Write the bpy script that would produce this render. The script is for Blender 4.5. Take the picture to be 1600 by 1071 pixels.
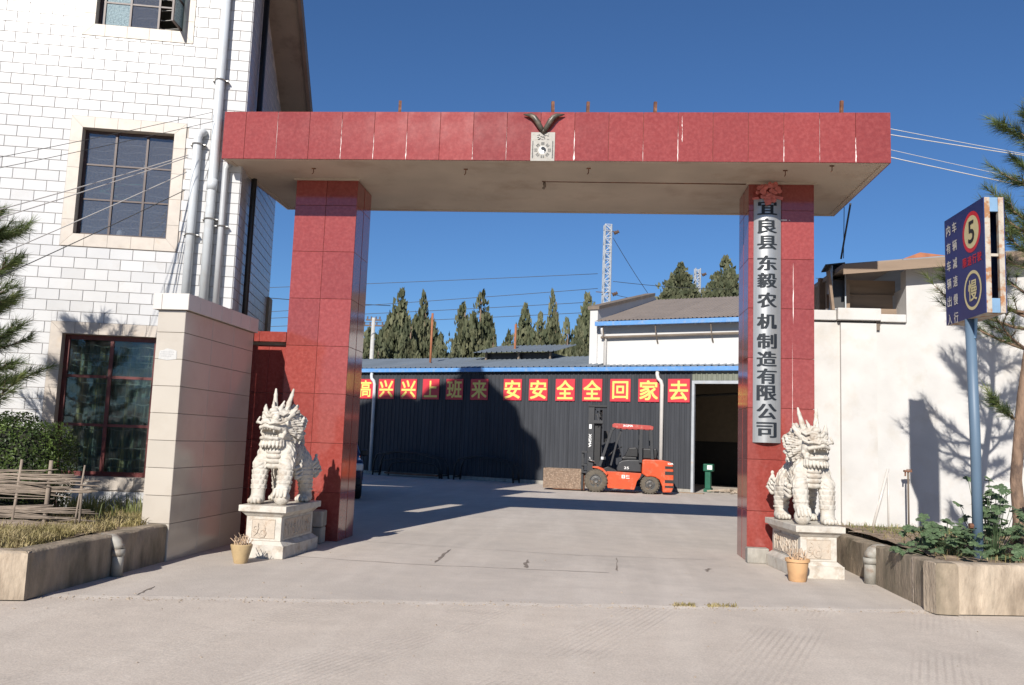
import bpy, math, random
import numpy as np
from mathutils import Vector, Matrix, noise as mnoise
R = math.radians
random.seed(7); rng = np.random.default_rng(7)
S = bpy.context.scene
COL = S.collection
for o in list(bpy.data.objects): bpy.data.objects.remove(o)

# ------------------------------------------------------------------ camera
F_PX, YAW, PITCH, ROLL = 1360.2, -0.0936, 0.1139, 0.0368
CAM = Vector((0.0, -12.808, 1.55))
fwd = Vector((math.sin(YAW)*math.cos(PITCH), math.cos(YAW)*math.cos(PITCH), math.sin(PITCH)))
_r0 = Vector((math.cos(YAW), -math.sin(YAW), 0)); _u0 = _r0.cross(fwd)
c_r = math.cos(ROLL)*_r0 + math.sin(ROLL)*_u0
c_u = -math.sin(ROLL)*_r0 + math.cos(ROLL)*_u0
cd = bpy.data.cameras.new('camera'); cd.sensor_width = 36.0; cd.lens = F_PX/1600*36
cd.clip_start = 0.1; cd.clip_end = 3000
cam = bpy.data.objects.new('camera', cd); COL.objects.link(cam)
M = Matrix((c_r, c_u, -fwd)).transposed().to_4x4(); M.translation = CAM
cam.matrix_world = M
S.camera = cam

# ------------------------------------------------------------------ sky, sun, exposure
SUN = Vector((0.215, 1.0, -0.585)).normalized()          # direction the light travels
el = math.asin(-SUN.z); az = math.atan2(-SUN.x, -SUN.y)  # where the sun stands
w = bpy.data.worlds.new('World'); S.world = w; w.use_nodes = True
nt = w.node_tree; bg = nt.nodes['Background']
sky = nt.nodes.new('ShaderNodeTexSky'); sky.sky_type = 'NISHITA'; sky.sun_disc = False
sky.sun_elevation = el; sky.sun_rotation = az; sky.altitude = 1000; sky.air_density = 1.1
sky.dust_density = 0.0; sky.ozone_density = 10.0
nt.links.new(sky.outputs[0], bg.inputs[0]); bg.inputs[1].default_value = 0.068
sl = bpy.data.lights.new('sun', 'SUN'); sl.energy = 4.6; sl.angle = R(0.55); sl.color = (1.0, 0.945, 0.87)
so = bpy.data.objects.new('sun', sl); COL.objects.link(so)
so.rotation_euler = SUN.to_track_quat('-Z', 'Y').to_euler(); so.location = (-8, -30, 25)
S.view_settings.view_transform = 'Standard'; S.view_settings.look = 'None'
S.view_settings.exposure = 0.48; S.view_settings.gamma = 1.0; S.view_settings.use_curve_mapping = False

def ray(px, py):
    return fwd + c_r*((px-800)/F_PX) - c_u*((py-535.5)/F_PX)
def at(px, py, Y):
    d = ray(px, py); return CAM + d*((Y-CAM.y)/d.y)
def atz(px, py, z):
    d = ray(px, py); return CAM + d*((z-CAM.z)/d.z)
def onp(px, py, P0, n):
    d = ray(px, py); return CAM + d*((Vector(P0)-CAM).dot(n)/d.dot(n))

# ------------------------------------------------------------------ materials
def mat(name, col, rough=0.7, metal=0.0, var=0.12, vscale=6.0, bump=0.0, bscale=40.0, col2=None, c2scale=3.0,
        c2lo=0.5, c2hi=0.65, spec=0.5, objvar=0.0, coat=0.0, stretch=None, trans=0.0, detail=6.0):
    m = bpy.data.materials.new(name); m.use_nodes = True
    n = m.node_tree.nodes; l = m.node_tree.links; b = n['Principled BSDF']
    b.inputs['Roughness'].default_value = rough; b.inputs['Metallic'].default_value = metal
    b.inputs['Specular IOR Level'].default_value = spec
    if coat: b.inputs['Coat Weight'].default_value = coat; b.inputs['Coat Roughness'].default_value = 0.08
    tc = n.new('ShaderNodeTexCoord'); src = tc.outputs['Object']
    if stretch:
        mp = n.new('ShaderNodeMapping'); mp.inputs['Scale'].default_value = stretch
        l.new(src, mp.inputs['Vector']); src = mp.outputs[0]
    if objvar or True:
        oi = n.new('ShaderNodeObjectInfo')
        ad = n.new('ShaderNodeVectorMath'); ad.operation = 'ADD'
        mu = n.new('ShaderNodeVectorMath'); mu.operation = 'SCALE'; mu.inputs['Scale'].default_value = 37.0
        cmb = n.new('ShaderNodeCombineXYZ')
        for i in range(3): l.new(oi.outputs['Random'], cmb.inputs[i])
        l.new(cmb.outputs[0], mu.inputs[0]); l.new(src, ad.inputs[0]); l.new(mu.outputs[0], ad.inputs[1]); src = ad.outputs[0]
    nz = n.new('ShaderNodeTexNoise'); nz.inputs['Scale'].default_value = vscale; nz.inputs['Detail'].default_value = detail
    l.new(src, nz.inputs['Vector'])
    mr = n.new('ShaderNodeMapRange'); mr.inputs['From Min'].default_value = 0.25; mr.inputs['From Max'].default_value = 0.75
    mr.inputs['To Min'].default_value = 1-var; mr.inputs['To Max'].default_value = 1+var
    l.new(nz.outputs[0], mr.inputs[0])
    base = n.new('ShaderNodeRGB'); base.outputs[0].default_value = (*col, 1); cur = base.outputs[0]
    if col2 is not None:
        n2 = n.new('ShaderNodeTexNoise'); n2.inputs['Scale'].default_value = c2scale; n2.inputs['Detail'].default_value = 8; n2.inputs['Roughness'].default_value = 0.65
        l.new(src, n2.inputs['Vector'])
        r2 = n.new('ShaderNodeMapRange'); r2.inputs['From Min'].default_value = c2lo; r2.inputs['From Max'].default_value = c2hi
        l.new(n2.outputs[0], r2.inputs[0])
        mx = n.new('ShaderNodeMix'); mx.data_type = 'RGBA'; mx.inputs['B'].default_value = (*col2, 1)
        l.new(r2.outputs[0], mx.inputs['Factor']); l.new(cur, mx.inputs['A']); cur = mx.outputs['Result']
    val = mr.outputs[0]
    if objvar:
        m3 = n.new('ShaderNodeMapRange'); m3.inputs['To Min'].default_value = 1-objvar; m3.inputs['To Max'].default_value = 1+objvar
        l.new(oi.outputs['Random'], m3.inputs[0])
        mm = n.new('ShaderNodeMath'); mm.operation = 'MULTIPLY'; l.new(val, mm.inputs[0]); l.new(m3.outputs[0], mm.inputs[1]); val = mm.outputs[0]
    sc = n.new('ShaderNodeVectorMath'); sc.operation = 'SCALE'; l.new(cur, sc.inputs[0]); l.new(val, sc.inputs['Scale'])
    l.new(sc.outputs[0], b.inputs['Base Color'])
    if bump:
        bn = n.new('ShaderNodeTexNoise'); bn.inputs['Scale'].default_value = bscale; bn.inputs['Detail'].default_value = 5; l.new(src, bn.inputs['Vector'])
        bp = n.new('ShaderNodeBump'); bp.inputs['Strength'].default_value = bump; bp.inputs['Distance'].default_value = 0.02
        l.new(bn.outputs[0], bp.inputs['Height']); l.new(bp.outputs[0], b.inputs['Normal'])
    if trans:
        b.inputs['Transmission Weight'].default_value = trans
    return m

def leafmat(name, col, col2, trans=0.25, rough=0.55):
    m = mat(name, col, rough, var=0.35, vscale=2.5, col2=col2, c2scale=5, c2lo=.42, c2hi=.62, spec=0.25)
    n = m.node_tree.nodes; l = m.node_tree.links; b = n['Principled BSDF']; out = n['Material Output']
    tr = n.new('ShaderNodeBsdfTranslucent'); mx = n.new('ShaderNodeMixShader'); mx.inputs[0].default_value = trans
    s = b.inputs['Base Color'].links[0].from_socket
    l.new(s, tr.inputs[0]); l.new(b.outputs[0], mx.inputs[1]); l.new(tr.outputs[0], mx.inputs[2]); l.new(mx.outputs[0], out.inputs[0])
    return m

def glassmat(name, tint=(.25, .3, .3), refl=0.22, dust=0.12, dustcol=(.5, .5, .5)):
    m = bpy.data.materials.new(name); m.use_nodes = True
    n = m.node_tree.nodes; l = m.node_tree.links; out = n['Material Output']; n.remove(n['Principled BSDF'])
    tr = n.new('ShaderNodeBsdfTransparent'); tr.inputs[0].default_value = (*tint, 1)
    gl = n.new('ShaderNodeBsdfGlossy'); gl.inputs['Roughness'].default_value = 0.03; gl.inputs[0].default_value = (.8, .85, .9, 1)
    df = n.new('ShaderNodeBsdfDiffuse'); df.inputs[0].default_value = (*dustcol, 1)
    m1 = n.new('ShaderNodeMixShader'); m1.inputs[0].default_value = refl
    l.new(tr.outputs[0], m1.inputs[1]); l.new(gl.outputs[0], m1.inputs[2])
    tc = n.new('ShaderNodeTexCoord'); nz = n.new('ShaderNodeTexNoise'); nz.inputs['Scale'].default_value = 45; nz.inputs['Detail'].default_value = 6; nz.inputs['Roughness'].default_value = .7
    l.new(tc.outputs['Object'], nz.inputs['Vector'])
    mr = n.new('ShaderNodeMapRange'); mr.inputs['From Min'].default_value = .3; mr.inputs['From Max'].default_value = .75; mr.inputs['To Min'].default_value = dust*.4; mr.inputs['To Max'].default_value = dust*1.8
    l.new(nz.outputs[0], mr.inputs[0])
    m2 = n.new('ShaderNodeMixShader'); l.new(mr.outputs[0], m2.inputs[0]); l.new(m1.outputs[0], m2.inputs[1]); l.new(df.outputs[0], m2.inputs[2])
    bn = n.new('ShaderNodeTexNoise'); bn.inputs['Scale'].default_value = 3.0; l.new(tc.outputs['Object'], bn.inputs['Vector'])
    bp = n.new('ShaderNodeBump'); bp.inputs['Strength'].default_value = .12; bp.inputs['Distance'].default_value = .05
    l.new(bn.outputs[0], bp.inputs['Height']); l.new(bp.outputs[0], gl.inputs['Normal'])
    l.new(m2.outputs[0], out.inputs[0])
    return m

MT = {}
MT['tile'] = mat('white_tile', (.525, .522, .515), .2, var=.04, vscale=2.5, objvar=.055, spec=.5, col2=(.47, .445, .41), c2scale=2.2, c2lo=.58, c2hi=.85, bump=.05, bscale=60)
MT['grout'] = mat('tile_grout', (.46, .415, .37), .9, var=.25, vscale=3)
MT['trim'] = mat('beige_stone', (.44, .39, .335), .45, var=.10, vscale=9, objvar=.04, col2=(.43, .34, .25), c2scale=6, c2lo=.55, c2hi=.8)
MT['frame'] = mat('dark_brown_steel', (.045, .022, .018), .45, var=.3, vscale=14, col2=(.16, .06, .04), c2scale=12, c2lo=.62, c2hi=.75)
MT['maroon'] = mat('maroon_paint', (.10, .018, .016), .4, var=.3, vscale=14, col2=(.25, .12, .09), c2scale=18, c2lo=.62, c2hi=.72)
MT['glass'] = glassmat('dusty_glass', (.66, .68, .70), .13, .13, (.36, .35, .34))
MT['glass_clear'] = glassmat('window_glass', (.70, .78, .76), .055, .03, (.4, .4, .4))
MT['glass_pale'] = glassmat('frosted_pane', (.4, .5, .5), .15, .42, (.5, .62, .64))
MT['room'] = mat('room_wall', (.22, .21, .19), .9)
MT['curtain'] = mat('curtain', (.17, .20, .19), .9, var=.2, vscale=3, col2=(.40, .33, .19), c2scale=2.5, c2lo=.5, c2hi=.56, stretch=(3, 1, .15))
MT['bar'] = mat('window_bar', (.30, .29, .27), .5, metal=.3)
MT['cream'] = mat('cream_panel', (.455, .41, .35), .16, var=.04, vscale=2, objvar=.03, spec=.6, col2=(.40, .35, .29), c2scale=1.6, c2lo=.5, c2hi=.8)
MT['capwhite'] = mat('pale_cap_tile', (.56, .53, .495), .3, var=.05, vscale=4, objvar=.04)
MT['joint'] = mat('dark_joint', (.30, .25, .205), .9)
def granite():
    m = mat('red_granite', (.235, .044, .035), .13, var=.08, vscale=18, objvar=.11, spec=.62, col2=(.285, .064, .053), c2scale=22, c2lo=.42, c2hi=.66, coat=.15)
    n = m.node_tree.nodes; l = m.node_tree.links; b = n['Principled BSDF']
    # sparse dust film dulls the polish unevenly
    tc = n.new('ShaderNodeTexCoord'); nz = n.new('ShaderNodeTexNoise'); nz.inputs['Scale'].default_value = 2.2; nz.inputs['Detail'].default_value = 9
    l.new(tc.outputs['Object'], nz.inputs['Vector'])
    mr = n.new('ShaderNodeMapRange'); mr.inputs['From Min'].default_value = .35; mr.inputs['From Max'].default_value = .7; mr.inputs['To Min'].default_value = .08; mr.inputs['To Max'].default_value = .15
    l.new(nz.outputs[0], mr.inputs[0]); l.new(mr.outputs[0], b.inputs['Roughness'])
    return m
MT['granite'] = granite()
MT['mortar'] = mat('pale_mortar', (.33, .14, .115), .9, var=.25, vscale=8)
MT['lime'] = mat('lime_streak', (.78, .68, .64), .9, var=.15, vscale=30)
MT['soffit'] = mat('stained_plaster', (.50, .42, .33), .9, var=.12, vscale=1.3, col2=(.34, .25, .18), c2scale=.9, c2lo=.52, c2hi=.8, bump=.1, bscale=30)
MT['soffit2'] = mat('grey_soffit', (.24, .21, .16), .9, var=.15, vscale=1.2, col2=(.16, .13, .10), c2scale=1.5)
MT['rust'] = mat('rusty_iron', (.13, .055, .03), .8, var=.35, vscale=15, col2=(.22, .10, .05), c2scale=10)
MT['rustpole'] = mat('rust_red_pole', (.30, .11, .05), .75, var=.2, vscale=9)
MT['pvc'] = mat('white_pvc', (.52, .55, .57), .35, var=.03, vscale=3, col2=(.48, .49, .49), c2scale=4)
MT['pvcgrey'] = mat('grey_pvc', (.40, .41, .42), .4, var=.08, vscale=4)
MT['pvcdirty'] = mat('weathered_pvc', (.29, .275, .24), .6, var=.2, vscale=9, col2=(.20, .15, .11), c2scale=6)
def concrete(name, a, b_, stain, bump=.75):
    return mat(name, a, .92, var=.28, vscale=5, col2=b_, c2scale=2.6, c2lo=.40, c2hi=.64, bump=bump, bscale=22, detail=12, stretch=(1.3, 1.3, .55))
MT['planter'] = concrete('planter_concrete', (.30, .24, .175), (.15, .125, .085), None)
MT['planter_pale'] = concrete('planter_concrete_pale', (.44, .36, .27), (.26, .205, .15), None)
MT['greyblock'] = concrete('grey_stone_block', (.34, .32, .28), (.24, .22, .19), None)
MT['soil'] = mat('dry_soil', (.22, .16, .11), .95, var=.3, vscale=6, bump=.8, bscale=18, col2=(.34, .26, .18), c2scale=4)
def stone():
    m = mat('carved_white_stone', (.51, .475, .415), .62, var=.16, vscale=9, bump=.25, bscale=55, col2=(.30, .23, .165), c2scale=6, c2lo=.50, c2hi=.74, spec=.35)
    return m
MT['stone'] = stone()
MT['relief'] = mat('stained_relief_stone', (.48, .41, .33), .7, var=.15, vscale=9, bump=.3, bscale=50, col2=(.27, .17, .10), c2scale=9, c2lo=.52, c2hi=.72)
MT['clay'] = mat('clay_pot', (.56, .34, .17), .55, var=.10, vscale=6, col2=(.46, .27, .14), c2scale=5)
MT['claydull'] = mat('ochre_clay_pot', (.44, .32, .17), .5, var=.10, vscale=6, col2=(.34, .24, .13), c2scale=5)
MT['stick'] = mat('dry_stalk', (.42, .30, .20), .9, var=.3, vscale=8, objvar=.3)
MT['whitewall'] = mat('whitewashed_wall', (.515, .505, .485), .9, var=.10, vscale=2.2, col2=(.44, .40, .345), c2scale=1.7, c2lo=.54, c2hi=.82, bump=.12, bscale=14, detail=10)
MT['whitewall2'] = mat('white_render', (.545, .535, .52), .9, var=.04, vscale=1.0, col2=(.50, .47, .43), c2scale=.8, c2lo=.62, c2hi=.85)
MT['darkmetal'] = mat('charcoal_sheet', (.050, .053, .060), .75, metal=.0, bump=.25, bscale=2.2, var=.16, vscale=2.0, objvar=.05, stretch=(2, 2, .3), spec=.12)
MT['bluegutter'] = mat('blue_gutter', (.10, .26, .55), .45, var=.12, vscale=2, col2=(.20, .30, .45), c2scale=5)
MT['roofsheet'] = mat('blue_grey_roof_sheet', (.205, .24, .275), .55, metal=.0, var=.12, vscale=1.2, objvar=.08, col2=(.30, .27, .20), c2scale=.7, c2lo=.62, c2hi=.75)
MT['roofbrown'] = mat('brown_roof_sheet', (.24, .20, .17), .7, var=.10, vscale=1.5, objvar=.05)
MT['coping'] = mat('weathered_coping', (.17, .135, .105), .9, var=.2, vscale=3)
MT['doorframe'] = mat('pale_door_frame', (.36, .38, .40), .5, var=.12, vscale=4, col2=(.42, .33, .25), c2scale=5, c2lo=.6, c2hi=.75)
MT['olive'] = mat('olive_shutter', (.16, .17, .13), .5)
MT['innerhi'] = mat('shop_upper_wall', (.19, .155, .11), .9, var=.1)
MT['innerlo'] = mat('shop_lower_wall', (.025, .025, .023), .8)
MT['slogred'] = mat('slogan_red', (.52, .03, .045), .5, var=.06, vscale=3)
MT['slogyel'] = mat('slogan_yellow', (.74, .58, .14), .5, var=.03)
MT['black'] = mat('black_metal', (.012, .012, .013), .45, var=.3, vscale=9, col2=(.045, .038, .03), c2scale=8, c2lo=.6, c2hi=.75)
MT['char'] = mat('charcoal_paint', (.024, .025, .028), .45, var=.15, vscale=6)
MT['orange'] = mat('orange_red_paint', (.50, .062, .011), .42, var=.12, vscale=4, col2=(.40, .16, .09), c2scale=4.5, c2lo=.54, c2hi=.74, coat=.15)
MT['roofred'] = mat('faded_red_guard', (.36, .042, .032), .5, var=.12, vscale=6, col2=(.42, .20, .15), c2scale=9, c2lo=.55, c2hi=.72)
MT['tyre'] = mat('dusty_tyre', (.10, .085, .065), .9, var=.25, vscale=12, bump=.4, bscale=30)
MT['rim'] = mat('dark_rim', (.07, .07, .07), .55, var=.3, vscale=12, col2=(.16, .12, .08), c2scale=9)
MT['whitepaint'] = mat('white_lettering', (.80, .80, .78), .5, var=.05)
MT['rusttray'] = mat('rust_flecked_sheet', (.19, .13, .09), .85, var=.35, vscale=16, col2=(.36, .28, .21), c2scale=26, c2lo=.5, c2hi=.66, bump=.2, bscale=60)
MT['steel'] = mat('bare_steel', (.38, .37, .35), .35, metal=.8, var=.15, vscale=9)
MT['signblue'] = mat('sign_blue', (.010, .030, .13), .35, var=.12, vscale=3)
MT['signred'] = mat('sign_red', (.60, .02, .03), .4)
MT['signyel'] = mat('sign_pale_yellow', (.66, .58, .30), .45, var=.06)
MT['signink'] = mat('sign_black', (.015, .018, .015), .5)
MT['signtext'] = mat('sign_text', (.62, .60, .54), .5)
MT['signframe'] = mat('flaking_sign_frame', (.40, .36, .30), .7, var=.15, vscale=12, col2=(.30, .14, .06), c2scale=11, c2lo=.47, c2hi=.60)
MT['signinner'] = mat('sign_inner_blue', (.16, .28, .42), .6, var=.2, vscale=6)
MT['polemat'] = mat('pale_blue_pole', (.10, .155, .22), .5, var=.10, vscale=4, col2=(.30, .13, .05), c2scale=7, c2lo=.66, c2hi=.72, stretch=(1, 1, .5))
MT['silver'] = mat('brushed_steel_plate', (.40, .40, .39), .34, metal=.55, var=.08, vscale=3, stretch=(14, 14, .5))
MT['ink'] = mat('blue_black_letter', (.008, .013, .02), .7, var=.1)
MT['ribbon'] = mat('faded_red_silk', (.48, .12, .09), .55, var=.2, vscale=10)
MT['horn'] = mat('dark_horn', (.075, .065, .05), .4, var=.4, vscale=9, col2=(.17, .13, .09), c2scale=7)
MT['plaque'] = mat('printed_metal_plaque', (.24, .225, .195), .45, var=.18, vscale=20, col2=(.20, .17, .12), c2scale=26, c2lo=.56, c2hi=.66)
MT['bark'] = mat('pine_bark', (.22, .145, .10), .95, var=.35, vscale=12, bump=.9, bscale=26, col2=(.12, .08, .06), c2scale=10, stretch=(1, 1, .4))
MT['needle'] = leafmat('pine_needles', (.055, .085, .028), (.13, .16, .055), .2)
MT['needle_fresh'] = leafmat('fresh_pine_needles', (.13, .18, .05), (.20, .21, .08), .25)
MT['cypress'] = leafmat('cypress_foliage', (.082, .096, .052), (.15, .15, .085), .15, .7)
MT['hedge'] = leafmat('hedge_leaves', (.030, .050, .014), (.085, .125, .028), .2, .4)
MT['vine'] = leafmat('vine_leaves', (.075, .125, .058), (.135, .185, .10), .25, .5)
MT['grass'] = leafmat('dry_grass', (.26, .22, .09), (.42, .34, .19), .2, .8)
MT['wattle'] = mat('woven_branch', (.225, .18, .14), .9, var=.3, vscale=9, objvar=.25)
MT['wire'] = mat('dark_wire', (.05, .05, .05), .6)
MT['wirepale'] = mat('pale_cable', (.50, .48, .45), .5)
MT['lattice'] = mat('galvanised_lattice', (.42, .44, .46), .5, metal=.3)
MT['ceramic'] = mat('brown_insulator', (.11, .07, .05), .3)
MT['polewood'] = mat('concrete_pole', (.42, .41, .39), .9)
MT['carblue'] = mat('dark_blue_car_paint', (.010, .016, .06), .2, coat=.6, var=.05)
MT['carglass'] = mat('car_glass', (.01, .012, .014), .05, spec=.8)
MT['lamp'] = mat('headlamp_glass', (.65, .66, .66), .12, spec=.8)
MT['green'] = mat('green_machine_paint', (.012, .10, .06), .45, var=.15)
MT['rubble'] = mat('rubble', (.33, .27, .21), .95, var=.3, vscale=5)
MT['paper'] = mat('paper_notice', (.46, .455, .44), .8, var=.1, vscale=30, col2=(.42, .42, .42), c2scale=60, c2lo=.58, c2hi=.64)
MT['board'] = mat('weathered_plywood', (.24, .175, .125), .85, var=.15, vscale=4, stretch=(.4, 1, 3))
MT['tin'] = mat('galvanised_tin', (.27, .29, .30), .45, metal=.5, var=.2, vscale=3)
MT['dirt'] = mat('crack_dirt', (.20, .165, .135), .95, var=.4, vscale=20)
# ------------------------------------------------------------------ mesh helpers
def tag(o, label=None, cat=None, group=None, kind=None):
    if label: o['label'] = label
    if cat: o['category'] = cat
    if group: o['group'] = group
    if kind: o['kind'] = kind
    return o
def link(o, parent=None, loc=None, rot=None):
    COL.objects.link(o)
    if parent is not None: o.parent = parent
    if loc is not None: o.location = loc
    if rot is not None: o.rotation_euler = rot
    return o
def empty(name, loc=(0, 0, 0), rz=0.0, label=None, cat=None, group=None, parent=None):
    o = bpy.data.objects.new(name, None); o.empty_display_size = .2
    link(o, parent, loc, (0, 0, rz)); return tag(o, label, cat, group)
def use(name, mesh, parent=None, loc=(0, 0, 0), rot=(0, 0, 0), scale=None):
    o = bpy.data.objects.new(name, mesh); link(o, parent, loc, rot)
    if scale is not None: o.scale = scale
    return o

class MB:
    def __init__(s): s.v = []; s.f = []; s.mi = []; s.cur = 0
    def add(s, vs, fs):
        b = len(s.v); s.v.extend([tuple(p) for p in vs]); s.f.extend([tuple(b+i for i in f) for f in fs]); s.mi.extend([s.cur]*len(fs))
    def box(s, x0, x1, y0, y1, z0, z1, M=None):
        vs = [Vector(p) for p in ((x0, y0, z0), (x1, y0, z0), (x1, y1, z0), (x0, y1, z0), (x0, y0, z1), (x1, y0, z1), (x1, y1, z1), (x0, y1, z1))]
        if M is not None: vs = [M @ p for p in vs]
        s.add(vs, [(0, 3, 2, 1), (4, 5, 6, 7), (0, 1, 5, 4), (1, 2, 6, 5), (2, 3, 7, 6), (3, 0, 4, 7)]); return s
    def bar(s, p0, p1, wx, wz=None):
        p0 = Vector(p0); p1 = Vector(p1); wz = wz or wx; d = p1-p0; L = d.length
        q = d.to_track_quat('Z', 'Y').to_matrix().to_4x4(); q.translation = p0
        return s.box(-wx/2, wx/2, -wz/2, wz/2, 0, L, q)
    def tube(s, path, r, n=8, caps=True, closed=False):
        path = [Vector(p) for p in path]; N = len(path)
        rr = r if isinstance(r, (list, tuple)) else [r]*N
        b = len(s.v); prev = None; rings = []
        for i, p in enumerate(path):
            if closed: t = path[(i+1) % N]-path[i-1]
            else: t = path[min(i+1, N-1)]-path[max(i-1, 0)]
            if t.length < 1e-9: t = Vector((0, 0, 1))
            t.normalize()
            if prev is None:
                a = Vector((1, 0, 0)) if abs(t.x) < .8 else Vector((0, 1, 0)); a = (a-t*a.dot(t)).normalized()
            else:
                a = prev-t*prev.dot(t)
                a = a.normalized() if a.length > 1e-6 else (t.orthogonal().normalized())
            prev = a; c = t.cross(a)
            for k in range(n):
                an = 2*math.pi*k/n; s.v.append(tuple(p+(a*math.cos(an)+c*math.sin(an))*rr[i]))
        M_ = N if closed else N-1
        for i in range(M_):
            for k in range(n):
                i2 = (i+1) % N
                s.f.append((b+i*n+k, b+i*n+(k+1) % n, b+i2*n+(k+1) % n, b+i2*n+k)); s.mi.append(s.cur)
        if caps and not closed:
            s.f.append(tuple(b+k for k in range(n))[::-1]); s.mi.append(s.cur)
            s.f.append(tuple(b+(N-1)*n+k for k in range(n))); s.mi.append(s.cur)
        return s
    def lathe(s, prof, n=24, M=None, caps=True):
        b = len(s.v)
        for (r, z) in prof:
            for k in range(n):
                a = 2*math.pi*k/n; p = Vector((r*math.cos(a), r*math.sin(a), z)); s.v.append(tuple(M @ p if M is not None else p))
        for i in range(len(prof)-1):
            for k in range(n): s.f.append((b+i*n+k, b+i*n+(k+1) % n, b+(i+1)*n+(k+1) % n, b+(i+1)*n+k)); s.mi.append(s.cur)
        if caps:
            s.f.append(tuple(b+k for k in range(n))[::-1]); s.mi.append(s.cur)
            s.f.append(tuple(b+(len(prof)-1)*n+k for k in range(n))); s.mi.append(s.cur)
        return s
    def prism(s, poly, y0, y1, M=None):
        """poly of (x,z) counter-clockwise seen from -y; extruded from y0 (front) to y1"""
        n = len(poly); vs = [Vector((x, y0, z)) for x, z in poly]+[Vector((x, y1, z)) for x, z in poly]
        if M is not None: vs = [M @ p for p in vs]
        s.add(vs, [tuple(range(n)), tuple(range(2*n-1, n-1, -1))]+[(i, i+n, (i+1) % n+n, (i+1) % n) for i in range(n)]); return s
    def mesh(s, name, mats, smooth=False):
        m = bpy.data.meshes.new(name); m.from_pydata(s.v, [], s.f)
        for mm in (mats if isinstance(mats, (list, tuple)) else [mats]): m.materials.append(MT[mm] if isinstance(mm, str) else mm)
        if len(set(s.mi)) > 1: m.polygons.foreach_set('material_index', s.mi)
        if smooth: m.polygons.foreach_set('use_smooth', [True]*len(m.polygons))
        m.update(); return m
    def build(s, name, mats, parent=None, loc=(0, 0, 0), rot=(0, 0, 0), smooth=False, bevel=0, seg=2, sangle=None):
        o = use(name, s.mesh(name, mats, smooth), parent, loc, rot)
        if bevel:
            md = o.modifiers.new('bevel', 'BEVEL'); md.width = bevel; md.segments = seg; md.limit_method = 'ANGLE'; md.angle_limit = R(40)
        if sangle: smooth_by_angle(o, sangle)
        return o
def smooth_by_angle(o, deg=35):
    me = o.data; me.polygons.foreach_set('use_smooth', [True]*len(me.polygons))
    import bmesh
    bm = bmesh.new(); bm.from_mesh(me)
    for e in bm.edges:
        if len(e.link_faces) == 2 and e.calc_face_angle(0) > R(deg): e.smooth = False
    bm.to_mesh(me); bm.free()

_slabs = {}
def slab(w, h, t, c, m):
    """tile: x centred, z from 0 to h, back at y=0, chamfered front at y=-t"""
    k = (round(w, 3), round(h, 3), t, c, m)
    if k not in _slabs:
        w, h = k[0], k[1]; c_ = min(c, w*.3, h*.3)
        vs = []
        for (y, i) in ((0, 0), (-t+c_, 0), (-t, c_)):
            vs += [(-w/2+i, y, i), (w/2-i, y, i), (w/2-i, y, h-i), (-w/2+i, y, h-i)]
        fs = [(8, 9, 10, 11), (3, 2, 1, 0)]
        for a in (0, 4):
            for j in range(4): fs.append((a+j, a+(j+1) % 4, a+4+(j+1) % 4, a+4+j))
        b = MB(); b.add(vs, fs); _slabs[k] = b.mesh('tile', m)
    return _slabs[k]

def text_mesh(s, h, m, bold=0.0, extrude=0.0, center=True, font_w=1.0):
    cu = bpy.data.curves.new('t', 'FONT'); cu.body = s; cu.size = 1.0; cu.offset = bold; cu.extrude = 0; cu.fill_mode = 'FRONT'
    cu.resolution_u = 3
    o = bpy.data.objects.new('t', cu); COL.objects.link(o)
    dg = bpy.context.evaluated_depsgraph_get(); dg.update()
    me = bpy.data.meshes.new_from_object(o.evaluated_get(dg))
    bpy.data.objects.remove(o); bpy.data.curves.remove(cu)
    n = len(me.vertices); co = np.empty(n*3, 'f'); me.vertices.foreach_get('co', co); co = co.reshape(-1, 3)
    polys = [tuple(p.vertices) for p in me.polygons]; bpy.data.meshes.remove(me)
    if n == 0: return None
    lo, hi = co.min(0), co.max(0); c = (lo+hi)/2
    sc = h/max(hi[1]-lo[1], 1e-6) if len(s) == 1 or h > 0 else 1
    return co, polys, lo, hi
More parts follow.
